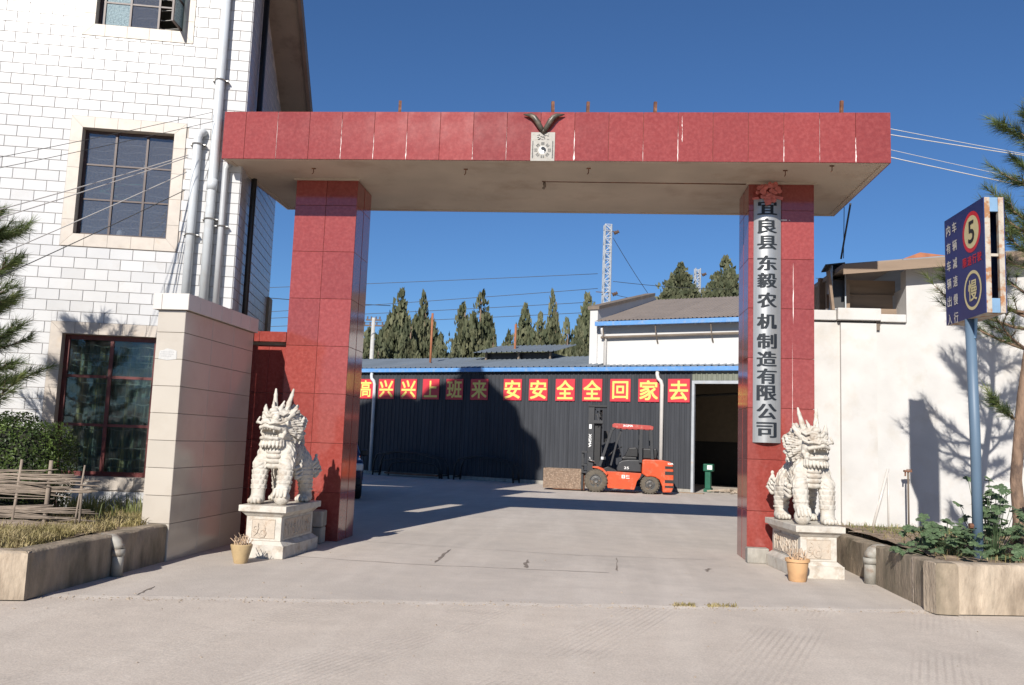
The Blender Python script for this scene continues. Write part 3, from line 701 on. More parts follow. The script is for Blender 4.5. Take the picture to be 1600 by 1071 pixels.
# torn paper notice stuck on the wall end
b = MB(); pl = [(-.30, 2.40), (-.19, 2.385), (-.07, 2.40), (-.075, 2.50), (-.12, 2.515), (-.2, 2.53), (-.25, 2.505), (-.29, 2.5)]
b.prism(pl, -.0035, 0); tag(b.build('paper_notice', 'paper', None, (-4.95, -2.712, 0)), 'torn white paper notice pasted on the cream wall end', 'notice')
MT['noticeink'] = mat('notice_ink', (.30, .30, .31), .8)
b = MB()
for i, (z, x0, x1) in enumerate(((2.48, -.27, -.1), (2.455, -.28, -.12), (2.43, -.26, -.14))):
    x = x0
    while x < x1:
        w_ = random.uniform(.008, .02); b.box(x, x+w_, -.0048, -.0037, z, z+.008); x += w_+.008
nt_ = [o for o in bpy.data.objects if o.name.startswith('paper_notice')][0]
tag(b.build('print', 'noticeink', nt_), kind='stuff')

# ------------------------------------------------------------------ red link wall between cream wall and gate pillar
LW = empty('link_wall', (-4.66, .12, 0), 0, 'low red granite wall joining the left pillar and the cream wall', 'wall')
b = MB(); b.box(-.80, -.001, .02, .26, 0, 2.90); b.build('core', 'mortar', LW)
for j in range(4):
    for x0, x1 in ((-.80, -.30), (-.30, 0)):
        use('panel', slab(x1-x0-.005, .715, .02, .002, 'granite'), LW, ((x0+x1)/2, .02, .002+j*.722))
b = MB(); b.box(-.80, -.002, -.10, .34, 2.945, 3.09); b.build('cap_core', 'mortar', LW)
b = MB(); b.box(-.78, -.03, .0, .24, 2.90, 2.945); b.build('cap_recess', 'joint', LW)
for x0, x1 in ((-.80, -.42), (-.42, 0)):
    use('cap_panel', slab(x1-x0-.005, .155, .018, .002, 'granite'), LW, ((x0+x1)/2, -.10, 2.94))

# ------------------------------------------------------------------ the gate
GT = empty('entrance_gate', (-.75, 0, 0), 0, 'red granite entrance gate with two pillars and a wide flat beam', 'gate')
ox = .75
XLs = (-4.655, -3.680); XRs = (2.237, 3.177); PD = .838; GH = 5.485; GTOP = 6.195
BX = (-5.446, 3.948); BY = (-.991, 1.797)
ROWZ = [0, .71, 1.437, 2.174, 2.895, 3.622, 4.354, 5.082, GH]
t_ = .02
def pillar(x0, x1):
    P = empty('pillar', ((x0+x1)/2+ox, 0, 0), parent=GT); wd = x1-x0
    b = MB(); b.box(-wd/2+t_, wd/2-t_, t_, PD-t_, 0, GH-.001); b.build('core', 'mortar', P)
    for j in range(len(ROWZ)-1):
        h_ = ROWZ[j+1]-ROWZ[j]-.005
        for k in range(2):
            for sgn, y, rz in ((1, t_, 0), (-1, PD-t_, R(180))):
                use('panel', slab(wd/2-.005, h_, t_, .002, 'granite'), P, ((-wd/4+k*wd/2), y, ROWZ[j]), (0, 0, rz))
            for sgn, x, rz in ((1, wd/2-t_, R(90)), (-1, -wd/2+t_, R(-90))):
                use('panel', slab(PD/2-.005-(.02), h_, t_, .002, 'granite'), P, (x, PD/4+k*PD/2, ROWZ[j]), (0, 0, rz))
    return P
PLL = pillar(*XLs); PLR = pillar(*XRs)
BM = empty('beam', (0, 0, GH), parent=GT)
hb = GTOP-GH
b = MB(); b.box(BX[0]+ox+t_, BX[1]+ox-t_, BY[0]+t_, BY[1]-t_, .03, hb-.012); b.build('core', 'mortar', BM)
JX = [BX[0]]+[-5.115+.4778*i for i in range(19)]+[BX[1]]
for i in range(len(JX)-1):
    w_ = JX[i+1]-JX[i]-.005; cx = (JX[i]+JX[i+1])/2+ox
    if w_ < .03: continue
    use('panel', slab(w_, hb-.004, t_, .002, 'granite'), BM, (cx, BY[0]+t_, .002))
    use('panel', slab(w_, hb-.004, t_, .002, 'granite'), BM, (cx, BY[1]-t_, .002), (0, 0, R(180)))
ny = 6; dl = (BY[1]-BY[0]-2*t_)/ny
for i in range(ny):
    yc = BY[0]+t_+dl*(i+.5)
    use('panel', slab(dl-.005, hb-.004, t_, .002, 'granite'), BM, (BX[1]+ox-t_, yc, .002), (0, 0, R(90)))
    use('panel', slab(dl-.005, hb-.004, t_, .002, 'granite'), BM, (BX[0]+ox+t_, yc, .002), (0, 0, R(-90)))
# plastered underside: flat field inside a slightly lower drip lip
b = MB(); b.box(BX[0]+ox+.098, BX[1]+ox-.098, BY[0]+.098, BY[1]-.098, .010, .0295); b.build('soffit', 'soffit', BM)
b = MB(); x0, x1, y0, y1 = BX[0]+ox+.022, BX[1]+ox-.022, BY[0]+.022, BY[1]-.022
b.box(x0, x1, y0, y0+.075, .0, .029); b.box(x0, x1, y1-.075, y1, .0, .029); b.box(x0, x0+.075, y0+.076, y1-.076, .0, .029); b.box(x1-.075, x1, y0+.076, y1-.076, .0, .029)
b.build('drip_lip', 'soffit', BM)
# collars of trowelled plaster where the pillars meet the underside
for cx, wd in ((sum(XLs)/2+ox, XLs[1]-XLs[0]), (sum(XRs)/2+ox, XRs[1]-XRs[0])):
    b = MB(); b.box(cx-wd/2-.03, cx+wd/2+.03, -.03, -.001, -.012, .0115); b.build('plaster_patch', 'soffit', BM)
for hx, hy in ((-4.21, -.55), (-1.92, -.57), (-.13, -.65), (2.63, -.62), (3.21, -.84)):
    b = MB(); b.tube([(hx+ox, hy, .02), (hx+ox, hy, -.05), (hx+ox-.005, hy-.01, -.075), (hx+ox-.02, hy-.01, -.085)], .007, 6); b.box(hx+ox-.03, hx+ox+.03, hy-.006, hy+.006, -.006, .012)
    b.build('hook', 'rust', BM, smooth=False)
b = MB(); b.tube([(-.76+ox, .02, .012), (2.2+ox, .05, .006)], .011, 8); b.tube([(-.83+ox, .0, .004), (-.76+ox, .02, .012)], .009, 6)
b.build('cable_conduit', 'rust', BM, smooth=True)
b = MB(); b.tube([(-.80+ox, .02, .0), (-.80+ox, .01, -.035), (-.79+ox, .0, -.07), (-.815+ox, .0, -.11)], [.018, .025, .02, .022], 10); b.build('lamp_holder', 'coping', BM, smooth=True)
for sx, sy in ((-3.135, .2), (-.708, .2), (-.183, .2), (.846, .2), (3.615, .2)):
    b = MB(); b.box(-.022, .022, -.022, .022, 0, .66); b.build('iron_stub', 'rust', BM, (sx+ox, sy, hb-.02), (random.gauss(0, .03), random.gauss(0, .03), .3))
def streak(x, z0, z1, w_, nm='lime_streak', par=BM, y=BY[0]-.0015):
    b = MB(); n_ = 12; vs = []
    for i in range(n_+1):
        t = i/n_; k = w_*(.15+.85*(1-t))*(.6+.8*random.random())*(1 if 0 < i < n_ else .2)
        vs += [(x+ox-k*random.random(), y, z0+(z1-z0)*t), (x+ox+k*random.random(), y, z0+(z1-z0)*t)]
    b.add(vs, [(2*i, 2*i+1, 2*i+3, 2*i+2) for i in range(n_)]); b.build(nm, 'lime', par)
for i, (z1, w_) in {2: (.70, .004), 4: (.6, .010), 5: (.4, .007), 6: (.42, .008), 8: (.3, .006), 11: (.45, .012), 14: (.5, .009), 17: (.4, .008), 18: (.69, .003), 19: (.36, .014), 9: (.5, .004), 13: (.3, .005)}.items():
    streak(JX[i], .003, z1, w_)
streak(1.155, .28, .55, .010); streak(1.15, .5, .66, .006)
streak(XRs[1]-.30, 3.4-GH, 4.3-GH, .012, y=-.0015)
streak(XRs[1]-.31, 1.5-GH, 3.2-GH, .006, y=-.0015)
b = MB(); b.box(-.10, .03, -.002, -.001, 4.93, 4.945); b.box(.06, .075, -.002, -.001, 4.93, 4.94); b.build('lime_streak', 'lime', PLR, (.05, 0, 0))

# stone blocks at the pillar feet
b = MB(); b.box(0, .30, -.18, 0, 0, .21); tag(b.build('stone_block', 'greyblock', None, (2.21, -.02, 0), bevel=.015), 'rough grey stone block at the foot of the right pillar', 'stone block')
BL = empty('stone_blocks', (-3.98, -.30, 0), R(4), 'two stacked grey stone blocks behind the left lion pedestal', 'stone block')
for z0, z1, dx in ((0, .235, 0), (.24, .47, .01)):
    b = MB(); b.box(-.17+dx, .17+dx, -.14, .14, z0, z1); b.build('block', 'greyblock', BL, bevel=.02)

# ------------------------------------------------------------------ company name board on the right pillar
NB = empty('name_board', (2.502, -.003, 1.675), 0, 'curved silver name board with dark vertical lettering on the right pillar', 'sign')
hw, hgt, bul = .195, 3.56, .075
def bend(x): return -.012-bul*(1-(x/hw)**2)
b = MB(); n_ = 16
vs = []
for i in range(n_+1):
    x = -hw+2*hw*i/n_; vs += [(x, bend(x), 0), (x, bend(x), hgt)]
k0 = len(vs); vs += [(-hw, 0, 0), (-hw, 0, hgt), (hw, 0, 0), (hw, 0, hgt)]
fs = [(2*i, 2*i+2, 2*i+3, 2*i+1) for i in range(n_)]+[(k0, 0, 1, k0+1), (2*n_, k0+2, k0+3, 2*n_+1), tuple([k0]+[k0+2]+[2*i for i in range(n_, -1, -1)]), tuple([k0+1]+[2*i+1 for i in range(n_+1)]+[k0+3])]
b.add(vs, fs); b.build('plate', 'silver', NB, smooth=False, sangle=30)
for ch, z in zip('宜良县东毅农机制造有限公司', (5.105, 4.827, 4.579, 4.275, 4.02, 3.728, 3.419, 3.131, 2.872, 2.623, 2.385, 2.12, 1.856)):
    glyph('character', ch, (.262, .215 if ch not in '县' else .2), 'ink', NB, (-.01, -.0085, z-1.675), bold=-.004, bend=bend, song=True)
# red silk rosette
RO = empty('silk_rosette', (2.47, -.115, 5.33), 0, 'faded red silk rosette pinned at the top of the name board', 'rosette')
b = MB()
for k in range(46):
    a = random.uniform(0, 2*math.pi); rr = random.uniform(.03, .165); ln = random.uniform(.06, .1); wv = random.uniform(.022, .04)
    c_ = Vector((math.cos(a)*rr*1.05, -.05*(1-rr/.17)-.01, math.sin(a)*rr*.9)); d = Vector((math.cos(a), -.5*random.random()-.15, math.sin(a))).normalized()
    s_ = Vector((-math.sin(a), 0, math.cos(a)))
    p = [c_-d*ln*.4-s_*wv*.3, c_-d*ln*.4+s_*wv*.3, c_+s_*wv+d*ln*.2, c_+d*ln*.6+s_*wv*.4+Vector((0, .02, 0)), c_+d*ln*.6-s_*wv*.4+Vector((0, .02, 0)), c_-s_*wv+d*ln*.2]
    b.add(p, [(0, 1, 2, 5), (5, 2, 3, 4)])
b.build('petals', 'ribbon', RO)
b = MB(); b.add([(.10, -.02, -.10), (.22, -.03, -.135), (.235, -.03, -.09), (.12, -.02, -.06)], [(0, 1, 2, 3)]); b.add([(-.12, -.01, -.08), (-.21, -.02, -.10), (-.20, -.02, -.13), (-.1, -.01, -.12)], [(0, 1, 2, 3)])
b.add([(-.05, -.03, -.1), (-.02, -.04, -.22), (.06, -.04, -.2), (.05, -.03, -.1)], [(0, 1, 2, 3)]); b.build('ribbon_end', 'ribbon', RO)

# ------------------------------------------------------------------ plaque with yin-yang and horns on the beam
PQ = empty('talisman_plaque', (-.777, BY[0]-.001, 5.478), 0, 'worn rectangular talisman plaque with yin-yang symbol below the beam horns', 'plaque')
b = MB(); b.box(-.168, .168, -.012, 0, 0, .415); b.build('plate', 'plaque', PQ)
def disc(b, cx, cz, r, y, a0=0, a1=360, n_=28): 
    pts = arc(cx, cz, r, a0, a1, n_); b.add([(x, y, z) for x, z in pts], [tuple(range(len(pts)))])
cz = .155
b = MB(); disc(b, 0, cz, .054, -.0135); b.build('symbol_disc', 'whitepaint', PQ)
b = MB(); pts = arc(0, cz, .05, -90, 90, 20)+arc(0, cz+.025, .025, 90, 270, 10)[1:]+arc(0, cz-.025, .025, 90, -90, 10)[1:-1]
b.add([(x, -.0145, z) for x, z in pts], [tuple(range(len(pts)))]); disc(b, 0, cz+.025, .007, -.0155, n_=10); b.build('symbol_dark_half', 'ink', PQ)
b = MB(); disc(b, 0, cz-.025, .007, -.0162, n_=10); b.build('symbol_dot', 'whitepaint', PQ)
b = MB()
pat = [7, 3, 5, 1, 0, 4, 2, 6]
for k in range(8):
    Mk = Matrix.Translation((0, 0, cz)) @ Matrix.Rotation(R(45*k), 4, 'Y')
    for j in range(3):
        z = .078+j*.014
        if pat[k] >> j & 1: b.box(-.024, .024, -.014, -.0125, z, z+.007, Mk)
        else: b.box(-.024, -.004, -.014, -.0125, z, z+.007, Mk); b.box(.004, .024, -.014, -.0125, z, z+.007, Mk)
tag(b.build('trigrams', 'ink', PQ), kind='stuff')
b = MB()
for sx in (-.14, .14):
    for k in range(15):
        z = .04+k*.017; w_ = random.uniform(.012, .022); b.box(sx-w_/2, sx+w_/2, -.0135, -.0125, z, z+.006); b.box(sx-.003, sx+.003, -.0138, -.0126, z-.004, z+.012)
for k in range(26): b.box(*(lambda x, z: (x, x+random.uniform(.006, .03), -.0135, -.0125, z, z+random.uniform(.004, .012)))(random.uniform(-.09, .08), random.uniform(.3, .39)))
tag(b.build('print', 'ink', PQ), kind='stuff')
HN = empty('horn_pair', (-.772, BY[0]-.03, 5.905), 0, 'pair of dark curved ox horns mounted on the beam', 'horns')
for s_ in (-1, 1):
    path = [(s_*.01, 0, 0), (s_*.045, -.025, .05), (s_*.09, -.04, .125), (s_*.135, -.04, .185), (s_*.185, -.03, .218), (s_*.235, -.02, .225), (s_*.288, -.01, .237)]
    b = MB(); b.tube(path, [.03, .036, .040, .038, .030, .019, .006], 12); b.build('horn', 'horn', HN, smooth=True)
b = MB(); b.lathe([(.02, -.03), (.034, -.01), (.03, .02), (.015, .035)], 12); b.build('skull_boss', 'horn', HN, smooth=True)
# ------------------------------------------------------------------ stone lions (signed-distance sculpt, naive surface nets)
class Sculpt:
    def __init__(s, lo, hi, h):
        s.lo = np.array(lo, 'f4'); s.h = h; s.n = np.ceil((np.array(hi)-np.array(lo))/h).astype(int)+1
        s.d = np.full(s.n, 1.0, 'f4')
    def _sl(s, lo, hi):
        a = np.maximum(((np.array(lo)-s.lo)/s.h).astype(int)-1, 0); b = np.minimum(((np.array(hi)-s.lo)/s.h).astype(int)+2, s.n)
        b = np.maximum(b, a+1); sl = tuple(slice(x, y) for x, y in zip(a, b))
        ax = [s.lo[i]+s.h*np.arange(a[i], b[i], dtype='f4') for i in range(3)]
        return sl, ax[0][:, None, None], ax[1][None, :, None], ax[2][None, None, :]
    def _put(s, sl, d, k, sub=False):
        a = s.d[sl]
        if sub:
            if k > 0:
                h = np.clip(.5-.5*(a+d)/k, 0, 1); s.d[sl] = a+(-d-a)*h+k*h*(1-h)
            else: s.d[sl] = np.maximum(a, -d)
            return
        if k > 0:
            h = np.clip(.5+.5*(a-d)/k, 0, 1); s.d[sl] = a+(d-a)*h-k*h*(1-h)
        else: s.d[sl] = np.minimum(a, d)
    def ell(s, c, r, k=.02, M=None, sub=False):
        c = np.array(c, 'f4'); r = np.array(r, 'f4'); m = float(max(r))+k+.03
        sl, X, Y, Z = s._sl(c-m, c+m); x, y, z = X-c[0], Y-c[1], Z-c[2]
        if M is not None:
            M = np.array(M); x, y, z = (M[0, 0]*x+M[1, 0]*y+M[2, 0]*z, M[0, 1]*x+M[1, 1]*y+M[2, 1]*z, M[0, 2]*x+M[1, 2]*y+M[2, 2]*z)
        k0 = np.sqrt((x/r[0])**2+(y/r[1])**2+(z/r[2])**2); k1 = np.sqrt((x/r[0]**2)**2+(y/r[1]**2)**2+(z/r[2]**2)**2)+1e-6
        s._put(sl, k0*(k0-1)/k1, k, sub)
    def cap(s, a, b, r0, r1, k=.015, sub=False):
        a = np.array(a, 'f4'); b = np.array(b, 'f4'); m = max(r0, r1)+k+.02
        sl, X, Y, Z = s._sl(np.minimum(a, b)-m, np.maximum(a, b)+m); ba = b-a; L2 = float(ba@ba)+1e-9
        h = np.clip(((X-a[0])*ba[0]+(Y-a[1])*ba[1]+(Z-a[2])*ba[2])/L2, 0, 1)
        d = np.sqrt((X-a[0]-ba[0]*h)**2+(Y-a[1]-ba[1]*h)**2+(Z-a[2]-ba[2]*h)**2)-(r0+(r1-r0)*h)
        s._put(sl, d, k, sub)
    def path(s, P, r0, r1, k=.012, sub=False):
        n = len(P)-1
        for i in range(n): s.cap(P[i], P[i+1], r0+(r1-r0)*i/n, r0+(r1-r0)*(i+1)/n, k, sub)
    def mesh(s):
        d = s.d; ins = d < 0
        cnt = np.zeros(np.array(d.shape)-1, 'i4'); acc = np.zeros(tuple(np.array(d.shape)-1)+(3,), 'f4'); N = d.shape
        for ax in range(3):
            o1, o2 = [i for i in range(3) if i != ax]
            sa = [slice(None)]*3; sb = [slice(None)]*3; sa[ax] = slice(0, N[ax]-1); sb[ax] = slice(1, N[ax])
            A = d[tuple(sa)]; Bq = d[tuple(sb)]; cr = (A < 0) != (Bq < 0); t = np.where(cr, A/(A-Bq+1e-12), 0)
            for i in (0, 1):
                for j in (0, 1):
                    q = [slice(None)]*3; q[o1] = slice(i, N[o1]-1+i); q[o2] = slice(j, N[o2]-1+j); q = tuple(q)
                    c = cr[q]; cnt += c; acc[..., ax] += np.where(c, t[q], 0); acc[..., o1] += c*i; acc[..., o2] += c*j
        m = cnt > 0; idx = np.full(m.shape, -1, 'i8'); idx[m] = np.arange(m.sum())
        co = np.argwhere(m)+acc[m]/cnt[m][:, None]; V = s.lo+co*s.h; Fs = []
        for ax in range(3):
            o1, o2 = [(1, 2), (2, 0), (0, 1)][ax]
            sa = [slice(1, N[i]-1) for i in range(3)]; sb = list(sa); sa[ax] = slice(0, N[ax]-1); sb[ax] = slice(1, N[ax])
            A = ins[tuple(sa)]; Bq = ins[tuple(sb)]; cr = np.argwhere(A != Bq); dirn = A[A != Bq]
            g = cr.copy(); 
            for i in range(3):
                if i != ax: g[:, i] += 1
            def ix(a, b_):
                q = g.copy(); q[:, o1] -= a; q[:, o2] -= b_; return idx[q[:, 0], q[:, 1], q[:, 2]]
            f = np.stack([ix(1, 1), ix(0, 1), ix(0, 0), ix(1, 0)], 1); f[~dirn] = f[~dirn][:, ::-1]; Fs.append(f)
        return V, np.concatenate(Fs)

def lion_verts():
    s = Sculpt((-.46, -.80, -.01), (.46, .82, 1.56), .0062)
    hy, hp = R(-14), Vector((-.01, -.35, 1.01)); Mh = Matrix.Rotation(hy, 3, 'Z'); Mn = np.array(Mh)
    H = lambda x, y, z: tuple(hp+Mh @ Vector((x, y, z)))
    # trunk
    s.ell((0, -.27, .66), (.19, .19, .215), .04); s.cap((0, -.15, .65), (0, .34, .61), .175, .18, .06); s.ell((0, .38, .57), (.195, .20, .235), .05)
    s.cap((0, -.22, .76), (-.02, -.30, 1.0), .175, .15, .05); s.cap((0, -.1, .80), (0, .42, .78), .07, .06, .05)
    for x in (-1, 1):
        s.ell((x*.16, -.30, .58), (.09, .13, .19), .03); s.ell((x*.165, .36, .46), (.105, .18, .22), .03)
    # front legs: +x paw rests on a ball
    s.cap((-.185, -.36, .50), (-.185, -.40, .10), .100, .088, .03); s.ell((-.185, -.43, .055), (.098, .125, .065), .03)
    s.cap((.165, -.38, .52), (.165, -.455, .22), .100, .088, .03); s.ell((.165, -.47, .185), (.088, .095, .06), .03)
    s.ell((.165, -.49, .098), (.105, .105, .105), 0)
    for x, y, z in ((-.185, -.545, .042),):
        for i in (-1.5, -.5, .5, 1.5): s.ell((x+i*.045, y+abs(i)*.018, z), (.024, .04, .035), .006)
    for i in (-1.5, -.5, .5, 1.5): s.cap((.165+i*.045, -.545, .195), (.165+i*.05, -.595, .12), .026, .018, .006)
    for x, y, z in ((-.185, -.385, .20), (.165, -.44, .285)):
        for i in range(14):
            a = i/14*2*math.pi; a2 = (i+1)/14*2*math.pi
            s.cap((x+.086*math.cos(a), y+.086*math.sin(a), z), (x+.086*math.cos(a2), y+.086*math.sin(a2), z), .013, .013, .004)
    # hind legs
    for x in (-1, 1):
        s.cap((x*.185, .40, .36), (x*.185, .44, .09), .10, .085, .03); s.ell((x*.185, .40, .06), (.10, .15, .07), .03)
        for i in (-1.5, -.5, .5, 1.5): s.ell((x*.185+i*.045, .255+abs(i)*.018, .042), (.024, .045, .035), .006)
        for i in range(14):
            a = i/14*2*math.pi; a2 = (i+1)/14*2*math.pi
            s.cap((x*.185+.094*math.cos(a), .44+.094*math.sin(a), .17), (x*.185+.094*math.cos(a2), .44+.094*math.sin(a2), .17), .012, .012, .004)
        # flame tufts on thigh and elbow
        for k in range(4): s.path([(x*(.24+.01*k), .42+.05*k, .50-.05*k), (x*(.285+.01*k), .50+.045*k, .55-.04*k), (x*(.27+.01*k), .57+.03*k, .63-.05*k)], .028, .008)
        for k in range(3): s.path([(x*.245, -.24+.03*k, .46-.06*k), (x*.285, -.16+.03*k, .49-.05*k), (x*.27, -.10+.03*k, .56-.05*k)], .026, .008)
    # scale relief carved over trunk and legs
    sl, X, Y, Z = s._sl((-.46, -.8, 0), (.46, .82, .95)); d = s.d[sl]; near = np.abs(d) < .03
    ii = np.argwhere(near); x = s.lo[0]+s.h*ii[:, 0]; y = s.lo[1]+s.h*ii[:, 1]; z = s.lo[2]+s.h*ii[:, 2]
    leg = z < .46
    lx = np.where(x > 0, .175, -.185); ly = np.where(y > 0, .42, -.40)
    ang = np.where(leg, np.arctan2(y-ly, x-lx)*.095, np.arctan2(x, z-.58)*.21)
    ln = np.where(leg, -z, y)
    u = ang/.074; v = ln/.062
    row = np.floor(v); fv = v-row; fu = u+.5*(row % 2); fu = fu-np.floor(fu)-.5
    def sc_(fu, fv):
        rr = np.sqrt((fu*1.75)**2+(fv*.95)**2); return np.clip(1-rr/.98, 0, 1)
    hgt = np.maximum(sc_(fu, fv)**.6, 0)
    amp = np.where(leg, np.where((z > .20) & (z < .44), .014, 0), np.where((y > -.2) | (np.abs(x) > .09), .016, 0))
    amp = np.where((y < -.45) & (np.abs(x) < .1), 0, amp)
    s.d[sl][near] -= (hgt*amp).astype('f4')
    # ribbed belly plates down the chest
    for k in range(6): s.ell((0, -.455+.012*abs(k-2.2)**1.3, .80-.062*k), (.098, .045, .040), .008)
    # head
    E_ = lambda c, r, k=.018, sub=False: s.ell(H(*c), r, k, Mn, sub)
    E_((0, .03, .06), (.160, .18, .155), .03); E_((0, -.13, .015), (.135, .13, .078), .02); E_((0, -.10, -.185), (.120, .135, .050), .015); E_((0, .03, -.10), (.14, .12, .12), .03)
    for x in (-1, 1):
        E_((x*.125, -.06, -.03), (.062, .075, .07)); E_((x*.035, -.262, .045), (.032, .028, .028), .01); E_((x*.115, .0, -.12), (.055, .10, .06))
    E_((0, -.245, .048), (.05, .04, .042), .012)
    E_((0, -.20, -.098), (.104, .15, .062), .010, True)
    for x in (-1, 1): E_((x*.034, -.288, .040), (.012, .012, .010), .003, True)
    for x in (-1, 1):
        s.path([H(x*.145, -.06, -.035), H(x*.135, -.15, -.045), H(x*.09, -.225, -.030), H(0, -.262, -.012)], .026, .022, .008)        # upper lip
        s.path([H(x*.128, -.06, -.165), H(x*.118, -.16, -.170), H(x*.07, -.218, -.165), H(0, -.236, -.160)], .023, .022, .008)         # lower lip
        s.path([H(x*.15, -.05, -.03), H(x*.172, -.065, -.095), H(x*.13, -.06, -.165)], .026, .022, .01)
        for tx, ty, tz0, tz1, r_ in ((.092, -.205, -.045, -.093, .015), (.055, -.232, -.035, -.062, .013), (.02, -.242, -.03, -.056, .013)):
            s.cap(H(x*tx, ty, tz0), H(x*tx, ty, tz1), r_, r_*.5, .002)
        for tx, ty in ((.075, -.195), (.04, -.212)): s.cap(H(x*tx, ty-.005, -.158), H(x*tx, ty-.005, -.128), .013, .008, .002)
        E_((x*.080, -.155, .100), (.050, .046, .047), .004)                                       # eyeball
        E_((x*.086, -.203, .100), (.017, .014, .017), .002, True)
        s.path([H(x*.02, -.185, .115), H(x*.05, -.185, .148), H(x*.10, -.155, .158), H(x*.15, -.095, .135), H(x*.185, -.05, .165)], .026, .014, .008)
        s.path([H(x*.035, -.19, .062), H(x*.085, -.18, .05), H(x*.13, -.13, .075)], .014, .012, .006)
        # whisker scrolls
        s.path([H(x*.06, -.265, .02), H(x*.12, -.25, .035), H(x*.175, -.19, .03), H(x*.21, -.12, .06), H(x*.2, -.1, .1)], .02, .012, .006)
        # ears, horns, small front horns
        s.path([H(x*.15, .0, .10), H(x*.205, .04, .16), H(x*.235, .07, .23), H(x*.24, .085, .27)], .05, .010, .01)
        s.cap(H(x*.165, -.025, .12), H(x*.225, .02, .22), .018, .006, .004, True)
        s.path([H(x*.085, .07, .17), H(x*.105, .09, .29), H(x*.125, .12, .40), H(x*.135, .135, .475)], .042, .014, .015)
        s.path([H(x*.048, -.02, .185), H(x*.066, -.005, .255), H(x*.08, .02, .315)], .032, .011, .012)
    E_((0, -.09, .185), (.06, .06, .045)); E_((0, -.03, .215), (.035, .04, .035), .01)
    E_((0, -.165, -.142), (.055, .085, .018), .006)                                              # tongue
    # pointed beard fringe
    for i in range(11):
        a = R(-95+19*i); P0 = H(.125*math.sin(a), -.06-.125*math.cos(a), -.205); P1 = H(.150*math.sin(a), -.075-.15*math.cos(a), -.255); P2 = H(.145*math.sin(a), -.08-.155*math.cos(a), -.288)
        s.path([P0, P1, P2], .036, .006, .004)
    # flowing mane locks in three layers
    for x in (-1, 1):
        for lay, (yy, r0_, r1_, n_) in enumerate(((.03, .15, .215, 7), (.11, .15, .245, 8), (.19, .12, .235, 7))):
            for i in range(n_):
                a = R(20+140*i/(n_-1)); sn, cs = math.sin(a), math.cos(a); w_ = .05*math.sin(i*2.1+lay)
                P = [H(x*r0_*sn, yy-.02, .03+r0_*cs*1.1), H(x*(r0_+.6*(r1_-r0_))*sn, yy+.03, .02+(r0_+.5*(r1_-r0_))*cs*1.05+.0), H(x*r1_*sn, yy+.085, .0+r1_*cs*.95-.02), H(x*(r1_-.0)*sn*.98, yy+.155, .03+r1_*cs*.85+w_)]
                s.path(P, .046, .022, .005)
    for i in range(7):
        x = -.12+.04*i; s.path([H(x, .12, .17-abs(x)*.3), H(x*1.3, .2, .12), H(x*1.6, .25, .0), H(x*1.8, .27, -.12), H(x*1.7, .25, -.22)], .035, .012, .01)
    # combed strands carved into the mane
    sl, X, Y, Z = s._sl((-.46, -.62, .60), (.46, .15, 1.42)); d = s.d[sl]; near = np.abs(d) < .022; ii = np.argwhere(near)
    q = np.stack([np.ravel(X)[ii[:, 0]]-hp[0], np.ravel(Y)[ii[:, 1]]-hp[1], np.ravel(Z)[ii[:, 2]]-hp[2]], 1) @ Mn
    an = np.arctan2(q[:, 0], q[:, 2]); rr = np.hypot(q[:, 0], q[:, 2])
    am = .0042*np.clip((rr-.15)/.04, 0, 1)*np.clip((q[:, 1]-.0)/.05, 0, 1)*(q[:, 2] < .26)
    s.d[sl][near] += (am*np.sin(an*46+q[:, 1]*22)).astype('f4')
    # tail
    s.path([(0, .56, .56), (0, .66, .66), (.0, .69, .80), (.0, .66, .92), (.0, .59, .96), (.0, .535, .92), (.0, .55, .85)], .058, .036, .02)
    s.cap((-.2, -.4, -.05), (.2, .4, -.05), .02, .02, 0)
    return s.mesh()
LV, LF = lion_verts()
def lion_mesh(mirror):
    V = LV.copy(); Fq = LF
    if mirror: V[:, 0] *= -1; Fq = LF[:, ::-1]
    m = bpy.data.meshes.new('lion_body'); m.from_pydata(V.tolist(), [], Fq.tolist()); m.materials.append(MT['stone'])
    m.polygons.foreach_set('use_smooth', [True]*len(m.polygons)); m.update(); return m
